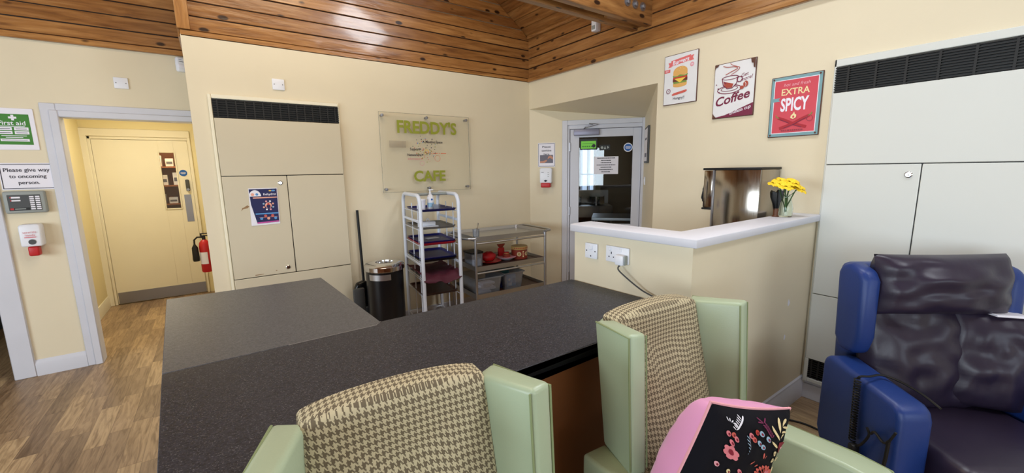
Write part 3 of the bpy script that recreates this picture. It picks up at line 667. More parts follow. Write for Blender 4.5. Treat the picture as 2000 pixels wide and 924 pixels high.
# fire extinguisher on the corridor wall
t = thing('fire_extinguisher', 'red fire extinguisher with black horn hung at the back wall corner', 'fire extinguisher', (-.182, 6.0, .41))
MB('red').lathe([(0, 0), (.05, 0), (.056, .012), (.056, .31), (.05, .35), (.03, .375), (.02, .385), (0, .385)], 22).build('cylinder', t)
MB('black').lathe([(0, .38), (.018, .38), (.018, .42), (.012, .43), (0, .43)], 12).box(-.03, .05, -.012, .012, .425, .435, .003, 1).box(-.03, .06, -.012, .012, .45, .46, .003, 1).box(-.03, -.015, -.012, .012, .42, .46).build('valve', t)
MB('black').tube([(-.015, -.01, .415), (-.06, -.02, .42), (-.09, -.02, .39), (-.092, -.02, .33)], .009, 8).build('hose', t)
MB('black').lathe([(0, .0), (.03, 0), (.034, .02), (.03, .16), (.014, .19), (.01, .2), (0, .2)], 14, T=Matrix.Translation((-.092, -.02, .14))).build('horn', t)
MB('black').box(-.05, .087, -.005, .005, .2, .22).build('bracket', t)
MB('paper').loft([[(.0565*math.cos(R(a)), .0565*math.sin(R(a)), z) for a in range(-170, -69, 10)] for z in (.10, .24)], cap0=False, cap1=False, closed=False).build('label_sheet', t)

# ------------------------------------------------------------------ back wall
t = thing('health_poster', 'navy poster with Rehydrate heading taped crooked to the cupboard door', 'poster', (.307, YB-.042, 1.283))
MB('paper').add([(-.105, -.004, -.152), (.1, -.001, -.148), (.105, -.001, .148), (-.1, -.001, .15), (-.105, -.002, -.152), (.1, .001, -.148), (.105, .001, .148), (-.1, .001, .15)], [[0, 1, 2, 3], [4, 5, 6, 7], [0, 1, 5, 4], [1, 2, 6, 5], [2, 3, 7, 6], [3, 0, 4, 7]]).build('sheet', t)
mb = MB('poster_navy').poly([(-.062, -.138), (.093, -.132), (.098, .143), (-.097, .143), (-.092, .02)], -.005)
mb.poly([(-.07+.042*math.cos(R(a))+.012, .085+.05*math.sin(R(a))) for a in range(0, 181, 15)], -.0055, 'paper').disc(-.075, .1, .012, -.006, 'peach').disc(-.045, .1, .01, -.006, 'light_blue')
mb.text('Rehydrat', .045, .10, -.0055, 'paper', w=.09, bold=.012).disc(.05, .127, .01, -.0055, 'cheese', rz=.005).disc(.072, .127, .014, -.0055, 'light_blue', rz=.006)
mb.rect(-.075, .095, .068, .077, -.0055, 'peach').rect(-.068, .095, -.063, -.053, -.0055, 'light_blue').poly([(-.062, -.137), (.092, -.131), (.092, -.121), (-.062, -.127)], -.0055, 'poster_pink')
mb.disc(.028, .008, .024, -.0055, 'peach').disc(.028, .0, .015, -.006, 'poster_navy').disc(.028, .018, .008, -.0062, 'tomato')
for k in range(8):
    a = R(45*k+22); mb.disc(.028+.036*math.cos(a), .008+.036*math.sin(a), .007, -.0055, ('peach', 'paper', 'pale_pink', 'sky_thread')[k % 4])
for k, x in enumerate((-.03, .02, .07)): mb.disc(x, -.098, .011, -.0055, ('light_blue', 'peach', 'light_blue')[k], 14)
for x in (.0, .05): mb.disc(x, -.077, .011, -.0055, 'coral', 14)
mb.rect(-.045, .085, -.089, -.087, -.0055, 'peach').build('print', t)

t = thing('cafe_sign', "clear acrylic sign lettered FREDDY'S CAFE in lime green on the back wall", 'sign', (1.772, YB, 1.725))
MB('acrylic').box(-.475, .475, -.042, -.036, -.375, .375).build('panel', t)
MB('acrylic_edge').box(-.476, .476, -.0425, -.0355, .374, .377).box(-.476, .476, -.0425, -.0355, -.377, -.374).box(-.477, -.474, -.0425, -.0355, -.375, .375).box(.474, .477, -.0425, -.0355, -.375, .375).build('edge', t)
for x in (-.445, .0, .445):
    for z in (-.345, .345): MB('aluminium').lathe([(0, 0), (.011, 0), (.011, .04), (.014, .04), (.014, .05), (0, .052)], 14, T=Matrix.Translation((x, 0, z)) @ Matrix.Rotation(R(90), 4, 'X')).build('standoff', t)
mb = MB('lime').text("FREDDY'S", .01, .252, -.0435, w=.635, h=.118, bold=.03).text('CAFE', .01, -.222, -.0435, w=.345, h=.105, bold=.03); mb.build('lettering', t)
mb = MB('ink').text('Meeting Space', .07, .113, -.0435, w=.185, h=.026, bold=.02).disc(-.045, .113, .007, -.0435).text('Support', -.14, .04, -.0435, w=.10, h=.026, bold=.02).disc(-.085, .04, .007, -.0435).text('Networking', -.145, -.016, -.0435, w=.145, h=.026, bold=.02).disc(-.06, -.016, .007, -.0435)
mb.text('Information', -.15, -.054, -.0435, 'rose', w=.13, h=.022).disc(-.07, -.054, .006, -.0435, 'coral')
mb.ring(-.015, .012, .021, .006, -.0435, 'cheese').ring(.1, -.05, .03, .003, -.0435, 'orange', 14).ring(-.07, -.10, .022, .003, -.0435, 'pale_pink', 14)
x = .03
for w in (.008, .05, .008, .06): mb.rect(x, x+w, -.005, .003, -.0435, 'orange'); x += w+.014
for k in range(70):
    a = random.uniform(0, 2*PI); rr = random.uniform(.03, .16); mb.disc(-.01+rr*math.cos(a)*.8-(.05 if k % 3 == 0 else 0), .03+rr*math.sin(a)*.75+(.05 if k % 3 == 0 else 0), random.uniform(.0028, .006), -.0435, random.choice(['ink', 'ink', 'orange', 'lime', 'light_blue', 'coral']), 8)
mb.build('print', t)
MB('clear_tape').rect(-.39, -.225, .052, .115, -.0345).build('tape', t)

# pedal-less bin
t = thing('litter_bin', 'tall black cylinder bin with a silver ring lid by the back wall', 'bin', (1.145, 3.58, 0))
MB('bin_black').lathe([(0, 0), (.155, 0), (.16, .01), (.16, .70), (0, .70)], 36).build('body', t)
MB('chrome').lathe([(.168, .695), (.172, .70), (.172, .735), (.16, .748), (.09, .765), (.075, .76), (.07, .735), (.07, .70)], 40).build('lid', t)
MB('black').lathe([(0, .705), (.07, .705), (.07, .707), (0, .707)], 24).build('opening', t)
MB('steel').loft([[(.1615*math.cos(R(a)), .1615*math.sin(R(a)), z) for a in range(200, 271, 7)] for z in (.625, .675)], cap0=False, cap1=False, closed=False).build('badge', t)

t = thing('dustpan', 'black long-handled dustpan standing between the cupboard and the bin', 'dustpan', (1.02, 3.86, 0))
MB('black').cyl((.035, .06, .12), (.02, .075, 1.20), .012).cyl((.02, .075, 1.20), (.02, .075, 1.2), .014).build('handle', t)
MB('black_gloss').prism([(-.08, .28), (-.085, .45), (-.05, .53), (.03, .55), (.06, .50), (.055, .24), (0, .20)], -.02, .05, 'y', .02, 3).build('hood', t)
MB('dark_grey').hexa([(-.09, -.10, .0), (.09, -.10, .0), (.08, .05, .0), (-.08, .05, .0), (-.08, -.06, .30), (.06, -.06, .30), (.06, .05, .30), (-.08, .05, .30)], .01, 2).build('pan', t)
t = thing('lobby_brush', 'dark grey brush head leaning inside the dustpan by the cupboard', 'brush', (0.965, 3.72, 0))
MB('dark_grey').box(-.07, .03, -.02, .02, .20, .52, .015, 2).build('handle', t); MB('black').box(-.08, .04, -.03, .03, 0, .20, .01, 2).build('bristle', t)

# ------------------------------------------------------------------ tray rack
RKX, RKY, RKZ = 1.615, 3.60, -7
rk = thing('tray_rack', 'tall white tubular tray rack holding coloured trays, beside the bin', 'rack', (RKX, RKY, 0), RKZ)
def utube(x):
    pts = [(x, -.29, 0)]+[(x, -.29+.09-.09*math.cos(R(a)), 1.25+.09*math.sin(R(a))) for a in range(0, 91, 15)]+[(x, .29-.09+.09*math.sin(R(a)), 1.25+.09*math.cos(R(a))) for a in range(0, 91, 15)]+[(x, .29, 0)]
    return MB('rack_white').tube(pts, .017, 10).build('side_frame', rk)
utube(-.175); utube(.175)
MB('grey_plastic').tube([(-.175, -.02, 1.338), (.175, -.02, 1.338)], .014, 8).build('crossbar', rk)
for x in (-.175, .175):
    for z in (1.11, .72, .13): MB('rack_white').box(x-.006, x+.006, -.28, .28, z-.012, z+.012, .003, 1).build('side_rail', rk)
for x in (-.165, .165):
    mb = MB('rack_white')
    for y in (-.17, .02): mb.tube([(x, y, .1), (x, y, 1.26)], .005, 6)
    for z in (1.19, 1.03, .885, .735, .57, .42): mb.tube([(x, -.29, z), (x, .29, z)], .0035, 6)
    mb.build('runner', rk)
MB('rack_white').box(-.17, .17, .27, .285, .12, .15, .003, 1).box(-.17, .17, -.285, -.27, .03, .055, .003, 1).build('base_rail', rk)
def RK(x, y, z): 
    a = R(RKZ); return (RKX+x*math.cos(a)-y*math.sin(a), RKY+x*math.sin(a)+y*math.cos(a), z)
def tray(name, label, M, z, w=.175, d=.235, h=.022, dy=0, rz=0):
    L = [rrect(w-.02, d-.02, .03, 0), rrect(w-.015, d-.015, .03, .002), rrect(w, d, .035, h), rrect(w-.008, d-.008, .03, h), rrect(w-.022, d-.022, .028, .005)]
    o = MB(M).loft(L).build(name, loc=RK(0, dy, z), rot=(0, 0, R(RKZ+rz))); return tag(o, label, 'tray', 'trays on the white rack')
tray('serving_tray', 'navy blue tray on top level of the white rack, holding a spray bottle', 'navy', 1.195, dy=-.03)
tray('serving_tray', 'grey tray on the second level of the white rack, holding a butter dish', 'grey_tray', 1.035)
tray('serving_tray', 'red tray nested beneath a blue tray on the third level of the rack', 'red_tray', .890)
tray('serving_tray', 'blue tray nested in the red tray on the third level of the rack', 'navy', .905, w=.172, d=.232)
tray('serving_tray', 'black tray under a blue tray on the fourth level of the rack', 'black', .740)
tray('serving_tray', 'blue tray on a black tray, fourth level of the rack', 'navy', .757)
tray('serving_tray', 'pale tray beneath the maroon cloth on the fifth level of the rack', 'white_plastic', .575)
tray('serving_tray', 'dark brown tray on the lowest level of the white rack', 'brown_tray', .425)
# maroon apron draped over the fifth tray
g = []; n1, n2 = 22, 22
for i in range(n1):
    row = []
    for k in range(n2):
        u, v = i/(n1-1)*2-1, k/(n2-1)*2-1
        x, y = u*.195, v*.29-.02
        z = .605+.012*noise.noise((u*4, v*4, 3))+.05*max(0, abs(u)-.3)**1.5 - .22*max(0, -v-.72)**1.2 + .03*noise.noise((u*2, v*7, 9))*(1 if v < -.3 else .2)
        row.append((min(.18, max(-.18, x)), y, max(z, .60) if v > -.75 else z))
    g.append(row)
mb = MB('maroon').loft(g, cap0=False, cap1=False, closed=False)
o = mb.build('folded_apron', loc=RK(0, 0, 0), rot=(0, 0, R(RKZ)), angle=80); tag(o, 'crumpled maroon cloth apron lying on the fifth rack tray', 'cloth')
sm = o.modifiers.new('thickness', 'SOLIDIFY'); sm.thickness = .006
# things on the trays
t = thing('spray_bottle', 'white pump bottle with a blue spot standing on the top navy tray', 'bottle', RK(-.01, -.06, 1.2015))
MB('white_plastic').lathe([(0, 0), (.03, 0), (.032, .005), (.032, .10), (.024, .125), (.012, .135), (0, .135)], 20).build('body', t)
MB('bottle_label').loft([[(.0325*math.cos(R(a)), .0325*math.sin(R(a)), z) for a in range(190, 351, 10)] for z in (.02, .06)], cap0=False, cap1=False, closed=False).build('label_sheet', t)
MB('white_plastic').lathe([(0, .133), (.013, .133), (.013, .15), (.006, .152), (.006, .175), (0, .175)], 12).box(-.012, .03, -.008, .008, .17, .182, .003, 1).build('pump', t)
MB('blue_disc').disc(.0, .09, .009, -.0335).build('spot', t)
t = thing('paper_cup_stack', 'white paper cup lying on the top tray left of the bottle', 'cup', RK(-.10, -.08, 1.2015), RKZ)
MB('paper').lathe([(0, 0), (.03, 0), (.038, .085), (.040, .088), (.036, .086), (.028, .004), (0, .004)], 20).build('cup', t); MB('white_plastic').lathe([(0, .086), (.041, .086), (.041, .093), (.03, .098), (0, .098)], 20).build('lid', t)
t = thing('glass_holder', 'little clear beaker in front of the pump bottle on the top tray', 'beaker', RK(.02, -.135, 1.2015))
MB('clear_plastic').lathe([(0, 0), (.034, 0), (.036, .05), (.034, .05), (.032, .003), (0, .003)], 20).build('beaker', t)
t = thing('butter_dish', 'white lidded butter dish with a knob on the grey rack tray', 'dish', RK(-.05, -.08, 1.0415), RKZ)
MB('white_plastic').box(-.085, .085, -.055, .055, 0, .01, .004, 2).build('base', t); MB('white_plastic').box(-.065, .065, -.04, .04, .01, .052, .012, 3).build('lid', t)
MB('white_plastic').tube([(-.012, 0, .05), (-.012, 0, .065), (0, 0, .075), (.012, 0, .065), (.012, 0, .05)], .005, 8).build('knob', t)
t = thing('menu_card', 'small white card lying on the blue tray on the third rack level', 'card', RK(.02, .04, .9115), RKZ+8)
MB('paper').box(-.06, .06, -.04, .04, 0, .003, .001, 1).build('card', t)
t = thing('wire_stand', 'small dark metal stand on the floor inside the foot of the rack', 'stand', RK(.03, -.05, 0), RKZ)
MB('dark_grey').box(-.09, .09, -.08, .08, 0, .03, .008, 2).build('base', t); MB('aluminium').tube([(-.05, 0, .03), (-.05, 0, .2), (-.02, 0, .24), (.02, 0, .24), (.05, 0, .2), (.05, 0, .03)], .008, 8).build('hoop', t)
MB('aluminium').box(-.06, .06, -.05, .05, .14, .155, .004, 1).build('plate', t)

# ------------------------------------------------------------------ steel trolley
TX, TY, TR = 2.36, 3.57, -3
tr = thing('serving_trolley', 'three-tier stainless steel trolley against the back wall right of the rack', 'trolley', (TX, TY, 0), TR)
def TK(x, y, z): 
    a = R(TR); return (TX+x*math.cos(a)-y*math.sin(a), TY+x*math.sin(a)+y*math.cos(a), z)
TWX, TWY = .41, .27
for zt, nm in ((.925, 'top_shelf'), (.635, 'shelf'), (.36, 'shelf')):
    L = [rrect(TWX, TWY, .02, zt-.045), rrect(TWX, TWY, .02, zt), rrect(TWX-.006, TWY-.006, .018, zt), rrect(TWX-.014, TWY-.014, .015, zt-.03)]
    MB('steel').loft(L).build(nm, tr)
    if nm == 'shelf': MB('brown_tray').loft([rrect(TWX-.016, TWY-.016, .012, zt-.0295), rrect(TWX-.016, TWY-.016, .012, zt-.027)]).build('mat', tr)
for x in (-TWX-.0, TWX):
    for y in (-TWY-.0, TWY):
        MB('steel').cyl((x, y, .10), (x, y, .90), .013).build('leg', tr)
        cst = MB('black').lathe([(0, -.012), (.05, -.012), (.05, .012), (0, .012)], 18, T=Matrix.Translation((x, y, .05)) @ Matrix.Rotation(R(90), 4, 'X')).build('castor', tr)
        MB('steel').box(x-.018, x+.018, y-.018, y+.018, .095, .105).build('fork', cst)
for s in (-1, 1):
    MB('steel').tube([(s*TWX, -TWY, .91), (s*(TWX+.07), -TWY+.01, .915), (s*(TWX+.10), -TWY+.06, .915), (s*(TWX+.10), TWY-.06, .915), (s*(TWX+.07), TWY-.01, .915), (s*TWX, TWY, .91)], .012, 8).build('handle', tr)
for z in (.86, .57): MB('steel').tube([(-TWX, -TWY, z), (TWX, -TWY, z)], .009, 8).build('front_rail', tr)
t = thing('spoon', 'metal spoon standing up in a little clear pot on the trolley top', 'spoon', TK(-.355, -.17, .8955))
MB('chrome').tube([(0, 0, .01), (.02, .0, .10), (.035, 0, .15)], .006, 6).sphere((0.0, 0, .022), .022, sc=(.8, .5, .9)).build('spoon', t)
t = thing('clear_pot', 'little clear plastic pot around the spoon on the trolley top', 'pot', TK(-.35, -.17, .8955))
MB('clear_plastic').lathe([(0, 0), (.03, 0), (.034, .09), (.032, .09), (.028, .003), (0, .003)], 18).build('pot', t)
z2 = .6085
t = thing('lidded_tub', 'translucent plastic tub with dark lid at the left end of the trolley middle shelf', 'tub', TK(-.33, -.06, z2))
MB('clear_plastic').loft([rrect(.06, .085, .02, 0), rrect(.065, .09, .02, .13), rrect(.06, .085, .018, .13), rrect(.055, .08, .018, .004)]).build('tub', t)
MB('paper').loft([rrect(.05, .07, .02, .005), rrect(.054, .074, .02, .07)]).build('contents', t)
MB('black').loft([rrect(.07, .095, .022, .128), rrect(.07, .095, .022, .145)]).build('lid', t)
t = thing('red_plate', 'shallow red plastic plate on the trolley middle shelf', 'plate', TK(-.14, -.05, z2))
MB('red').lathe([(0, 0), (.07, 0), (.12, .02), (.122, .022), (.07, .008), (0, .006)], 30).build('plate', t)
t = thing('red_cloth', 'crumpled red napkin bundle heaped on the red plate', 'napkin', TK(-.15, -.04, z2+.012))
g = []
for i in range(9):
    a = PI*i/8; g.append([(.085*math.sin(a)*math.cos(2*PI*k/20)*(1+.35*noise.noise((i*.6, k*.7, 1))), .07*math.sin(a)*math.sin(2*PI*k/20)*(1+.3*noise.noise((i*.6, k*.7, 5))), .05-.05*math.cos(a)+.03*noise.noise((i*.8, k*.6, 8))*math.sin(a)) for k in range(20)])
MB('red').loft(g).build('bundle', t, angle=60)
MB('red').hexa([(-.10, -.02, .07), (-.02, -.03, .06), (-.02, .03, .06), (-.10, .02, .07), (-.11, -.02, .115), (-.03, -.02, .08), (-.03, .02, .08), (-.11, .02, .12)], .008, 2).build('fold', t)
t = thing('serving_plate', 'white patterned shallow bowl with pink rim in the middle of the trolley shelf', 'bowl', TK(.07, -.04, z2))
MB('paper').lathe([(0, 0), (.05, 0), (.10, .032), (.102, .034), (.098, .034), (.05, .008), (0, .006)], 30).build('bowl', t)
MB('pale_pink').lathe([(.0985, .0335), (.096, .0345), (.103, .0352), (.1035, .034)], 30).build('rim', t)
t = thing('sauce_jar', 'round red lidded jar standing in the white bowl on the trolley', 'jar', TK(.06, -.06, z2+.012))
MB('tin_red').lathe([(0, 0), (.032, 0), (.04, .02), (.038, .05), (.026, .06), (0, .06)], 20).build('jar', t); MB('red').lathe([(0, .058), (.028, .058), (.028, .075), (0, .077)], 18).build('lid', t); MB('gold').lathe([(.0285, .06), (.0285, .065), (.0282, .066)], 18).build('band', t)
t = thing('snack_bag', 'dark red bag with frilled top standing behind the red jar in the bowl', 'bag', TK(.05, .035, z2+.03))
MB('red').hexa([(-.035, -.02, 0), (.035, -.02, 0), (.035, .02, 0), (-.035, .02, 0), (-.04, -.006, .09), (.04, -.006, .09), (.04, .006, .09), (-.04, .006, .09)], .006, 2).build('bag', t)
MB('tin_red').hexa([(-.02, -.004, .088), (.02, -.004, .088), (.02, .004, .088), (-.02, .004, .088), (-.05, -.012, .13), (.05, -.012, .13), (.05, .012, .13), (-.05, .012, .13)], .003, 1).build('frill', t)
t = thing('biscuit_tin', 'large round red and gold biscuit tin at the right of the trolley middle shelf', 'tin', TK(.235, -.04, z2))
MB('tin_red').lathe([(0, 0), (.085, 0), (.087, .005), (.087, .10), (0, .10)], 32).build('tin', t); MB('gold').lathe([(0, .0995), (.089, .0995), (.090, .105), (.090, .128), (.086, .133), (0, .133)], 32).build('lid', t)
mb = MB('cream_letter')
def on_cyl(mb, a, z, r, w, h, M):
    L = []
    for zz in (z-h, z+h): L.append([(r*math.cos(R(a+k)), r*math.sin(R(a+k)), zz) for k in (-w, -w/2, 0, w/2, w)])
    mb.loft(L, M, False, False, False)
for a in (232, 292):
    for k in range(8): 
        q = R(45*k); on_cyl(mb, a+12*math.cos(q), .055+.018*math.sin(q), .0875, 3.5, .006, 'cream_letter')
    on_cyl(mb, a, .055, .0876, 5, .008, 'gold')
for a in (262, 322): on_cyl(mb, a, .055, .0876, 5, .032, 'cream_letter'); on_cyl(mb, a, .055, .0878, 3, .02, 'tomato')
for k in range(12): on_cyl(mb, 200+k*13, .117, .0906, 3.4, .006, 'tomato')
mb.build('print', t)
z3 = .3335
def tub(loc, w, d, h, label):
    t = thing('storage_box', label, 'box', loc, TR)
    MB('clear_plastic').loft([rrect(w-.02, d-.02, .02, 0), rrect(w, d, .025, h), rrect(w+.012, d+.012, .025, h), rrect(w+.012, d+.012, .025, h+.008), rrect(w-.004, d-.004, .02, h+.008), rrect(w-.024, d-.024, .018, .004)]).build('box', t); return t
b1 = tub(TK(-.255, -.06, z3), .15, .185, .165, 'translucent plastic box full of white cloths on the trolley bottom shelf')
for k, (x, y, z, rr) in enumerate(((-.04, -.09, .012, 4), (.03, -.07, .04, -8), (-.03, -.08, .068, 12), (.03, .05, .012, 3), (-.02, .06, .04, -6), (.0, -.10, .095, 6))):
    t = thing('folded_cloth', 'folded white cloth among the cloths in the translucent box', 'cloth', tuple(Vector(TK(-.255, -.06, z3))+Vector((x, y, z-.007))), TR+rr, 'white cloths in the translucent box')
    MB('paper').box(-.075, .075, -.06, .06, 0, .026, .012, 3).build('cloth', t)
b2 = tub(TK(.052, -.03, z3), .122, .19, .17, 'translucent plastic box of blue packets, right-hand one on the trolley bottom')
t = thing('wipes_packet', 'blue packet of wipes upright in the right translucent box', 'packet', TK(.062, -.13, z3+.005), TR+4)
MB('light_blue').box(-.06, .06, -.02, .02, 0, .135, .012, 3).build('packet', t); MB('paper').rect(-.045, .0, .015, .05, -.0205).rect(.01, .05, .03, .09, -.0205, 'blue_disc').disc(-.03, .08, .014, -.0205).build('print', t)
t = thing('dark_pouch', 'dark navy pouch with white mark beside the blue packet in the box', 'pouch', TK(-.038, -.12, z3+.005), TR-6)
MB('poster_navy').box(-.025, .03, -.03, .03, 0, .13, .012, 3).rect(-.01, .012, .03, .06, -.0305, 'paper').build('pouch', t)
t = thing('teal_cloth', 'dark teal folded cloth on top inside the right translucent box', 'cloth', TK(.052, .06, z3+.1), TR)
MB('teal').box(-.08, .08, -.07, .05, 0, .06, .025, 3).build('cloth', t)
t = thing('napkin_pack', 'white pack filling the back of the right translucent box', 'packet', TK(.052, .06, z3+.005), TR)
MB('paper').box(-.09, .09, -.09, .10, 0, .095, .01, 2).build('packet', t)

# ------------------------------------------------------------------ counter
ct = thing('cafe_counter', 'dark wood fronted counter base under the speckled worktops', 'counter', (.7, 1.35, 0))
def rel(pts): return [(x-.7, y-1.35) for x, y in pts]
MB('counter_wood').prism(rel([(-.150, 1.05), (1.60, 1.10), (1.62, 1.64), (-.19, 1.64)]), .10, .869, 'z', .003, 1).build('carcass', ct)
MB('counter_wood').prism(rel([(-.20, 1.66), (.47, 1.68), (.42, 2.66), (-.24, 2.68)]), .10, .869, 'z', .003, 1).build('carcass', ct)
MB('black').prism(rel([(-.13, 1.18), (1.60, 1.15), (1.62, 1.62), (-.15, 1.62)]), 0, .10, 'z').prism(rel([(-.16, 1.68), (.44, 1.70), (.38, 2.62), (-.2, 2.64)]), 0, .10, 'z').build('plinth', ct)
wk1 = thing('worktop', 'long dark speckled worktop running to the half wall', 'worktop', (.7, 1.35, .87))
MB('dark_laminate').prism(rel([(-.160, .945), (.655, 1.006), (1.15, 1.006), (1.645, .99), (1.683, 1.0), (1.640, 1.712), (.518, 1.722), (.488, 1.688), (-.208, 1.688)]), 0, .04, 'z', .002, 1).build('slab', wk1)
MB('black').prism(rel([(-.160, .9445), (.655, 1.0055), (1.15, 1.0055), (1.645, .9895), (1.645, .9905), (.655, 1.0065), (-.160, .9455)]), .001, .039, 'z').build('edge_strip', wk1)
wk2 = thing('worktop', 'speckled worktop, sheen coloured in as lighter grey, with metal strip joining the dark one at the left', 'worktop', (.7, 1.35, .87))
MB('sheen_laminate').prism(rel([(-.208, 1.691), (.487, 1.691), (.517, 1.725), (.469, 2.705), (-.272, 2.733)]), 0, .04, 'z', .002, 1).build('slab', wk2)
MB('aluminium').prism(rel([(.16, 1.6872), (.4885, 1.6872), (.520, 1.722), (.519, 1.7235), (.4872, 1.692), (.16, 1.692)]), .036, .0404, 'z').build('joint_strip', wk2)

# sockets and cable on the partition's west face
px = lambda y: 1.690-(y-.995)/(.705)*.038
ang = -90+math.degrees(math.atan2(.038, .705))
t = thing('switched_outlet', 'single white switched fuse outlet on the half wall, left of the double socket', 'socket', (px(1.57)-.001, 1.57, 1.10), ang)
MB('white_plastic').box(-.043, .043, -.011, 0, -.043, .043, .005, 2).build('plate', t); MB('white_plastic').box(-.012, .012, -.016, -.01, .008, .03, .002, 1).build('rocker', t)
MB('ink').disc(-.03, 0, .004, -.0115).disc(.03, 0, .004, -.0115).disc(0, -.028, .004, -.0115).build('print', t)
t = thing('double_socket', 'double white socket on the half wall with a plug in its right side', 'socket', (px(1.395)-.001, 1.395, 1.104), ang)
MB('white_plastic').box(-.073, .073, -.011, 0, -.043, .043, .005, 2).build('plate', t)
for x in (-.045, .02): MB('white_plastic').box(x-.008, x+.008, -.015, -.01, .018, .036, .002, 1).build('rocker', t)
mb = MB('ink')
for x in (-.035,): mb.rect(x-.003, x+.003, .0, .012, -.0115).rect(x-.018, x-.011, -.018, -.012, -.0115).rect(x+.011, x+.018, -.018, -.012, -.0115)
mb.build('print', t)
t = thing('power_plug', 'white mains plug with dark lead pushed into the double socket', 'plug', (px(1.36)-.012, 1.36, 1.088), ang)
MB('white_plastic').box(-.026, .026, -.032, 0, -.03, .024, .008, 2).build('body', t)
MB('grey_plastic').box(.024, .034, -.026, 0, -.026, .022, .004, 1).build('adapter', t)
cab = []
for q in ((-.012, 1.362, 1.062), (-.04, 1.355, 1.04), (-.035, 1.30, 1.0), (-.025, 1.24, .963), (-.018, 1.20, .945), (-.012, 1.12, .925), (-.010, 1.03, .918), (-.02, .99, .915)):
    cab.append((px(q[1])+q[0]-.008, q[1], q[2]))
t = thing('power_lead', 'thin dark lead drooping from the plug down to the worktop end', 'cable', (0, 0, 0))
def smooth(pts, n=6):
    P = [Vector(p) for p in pts]; out = []
    for i in range(len(P)-1):
        p0, p1, p2, p3 = P[max(i-1, 0)], P[i], P[i+1], P[min(i+2, len(P)-1)]
        for k in range(n):
            s_ = k/n; out.append(.5*((2*p1)+(-p0+p2)*s_+(2*p0-5*p1+4*p2-p3)*s_**2+(-p0+3*p1-3*p2+p3)*s_**3))
    out.append(P[-1]); return out
MB('dark_grey').tube(smooth(cab), .004, 7).build('lead', t)
# plaster damage on the partition
mb = MB('paper'); 
for x, z, r in ((2.77, .72, .02), (2.755, .50, .016), (1.80, .86, .012)):
    mb.poly([(x+r*math.cos(R(a))*random.uniform(.5, 1), z+r*1.4*math.sin(R(a))*random.uniform(.5, 1)) for a in range(0, 360, 45)], .9945)
mb.build('plaster_chip', pw)

# appliance behind the partition, on a low serving cabinet
t = thing('serving_cabinet', 'low white cabinet hidden behind the half wall under the steel appliance', 'cabinet', (2.74, 1.45, 0))
MB('white_paint').box(-.36, .35, -.28, .28, .08, .86, .003, 1).build('body', t); MB('white_plastic').box(-.38, .355, -.295, .30, .86, .90, .004, 2).build('worktop', t); MB('black').box(-.34, .34, -.25, .25, 0, .08).build('plinth', t)
for x in (-.005,): MB('white_paint').box(-.345, -.01, -.295+.0, -.28, .1, .84, .003, 1).build('door', t); MB('white_paint').box(.0, .335, -.295, -.28, .1, .84, .003, 1).build('door', t)
t = thing('hot_water_boiler', 'mirror-finish stainless cabinet appliance with black top edge behind the half wall', 'appliance', (2.95, 1.42, .90))
MB('mirror_steel').box(-.14, .14, -.19, .11, 0, .63, .006, 2).build('body', t)
MB('black').box(-.148, .142, -.196, .19, .625, .64, .003, 1).build('top_trim', t)
MB('mirror_steel').box(-.14, .14, .116, .185, .365, .622, .006, 2).build('door', t)
MB('black').box(-.145, .142, .114, .19, .35, .364, .003, 1).build('door_trim', t)
MB('black').box(-.10, -.06, .185, .215, .40, .50, .006, 2).tube([(-.08, .20, .38), (-.10, .215, .43), (-.09, .2, .54)], .006, 6).build('latch', t)
MB('aluminium').box(-.146, -.139, .108, .118, 0, .625).build('edge_bar', t)

# vase of daffodils and black napkin on the cap
VX, VY = 2.815, 1.075
t = thing('glass_vase', 'small clear glass bottle vase holding yellow flowers on the half wall ledge', 'vase', (VX, VY, 1.2405))
MB('vase_glass').lathe([(0, 0), (.034, 0), (.038, .006), (.040, .05), (.034, .085), (.024, .11), (.022, .128), (.026, .137), (.022, .137), (.018, .128), (.020, .11), (.030, .084), (.035, .05), (.033, .008), (0, .006)], 26).build('vase', t)
for k, (dx, dy, dz, tx) in enumerate(((-.05, .0, .185, -20), (.0, -.02, .20, 5), (.05, .01, .185, 25), (.015, .04, .205, 0), (-.02, .05, .19, -5), (.035, -.04, .165, 20))):
    f = thing('yellow_flower', ('yellow flower leaning furthest left in the glass vase', 'tall yellow flower at the front centre of the vase bunch', 'yellow flower leaning furthest right in the glass vase', 'topmost yellow flower at the back of the vase bunch', 'yellow flower at the back left of the vase bunch', 'lowest yellow flower at the front right of the vase bunch')[k], 'flower', (VX, VY, 1.2405), group='yellow flowers in the glass vase')
    h = Vector((dx, dy, dz)); T = Matrix.Translation(h) @ Vector((dx*3, dy*3-.4, 1)).to_track_quat('Z', 'Y').to_matrix().to_4x4()
    MB('stem').tube([(dx*.06, dy*.06, .03), (dx*.12, dy*.12, .12), (dx*.6, dy*.6, dz*.85), tuple(h)], .0025, 6).build('stem', f)
    for ring, (n, r, up) in enumerate(((7, .056, .004), (6, .040, .018))):
        mb = MB('yellow')
        for q in range(n):
            a = 2*PI*q/n+ring*.4; L = []
            for s_ in (0, .35, .7, 1.0):
                ww = r*.72*math.sin(PI*min(1, s_*.8+.15)); rr = r*s_
                zz = up+.012*math.sin(s_*PI)+noise.noise((q, s_*3, k))*.008
                L.append([(rr*math.cos(a)-ww*o_*math.sin(a), rr*math.sin(a)+ww*o_*math.cos(a), zz-abs(o_)*.006) for o_ in (-1, -.4, .4, 1)])
            mb.loft(L, None, False, False, False, T=T)
        mb.build('petals', f)
    MB('yellow_dark').lathe([(0, 0), (.012, .002), (.017, .022), (.02, .026), (.014, .022), (0, .008)], 12, T=T).build('trumpet', f)
mb = MB('leaf')
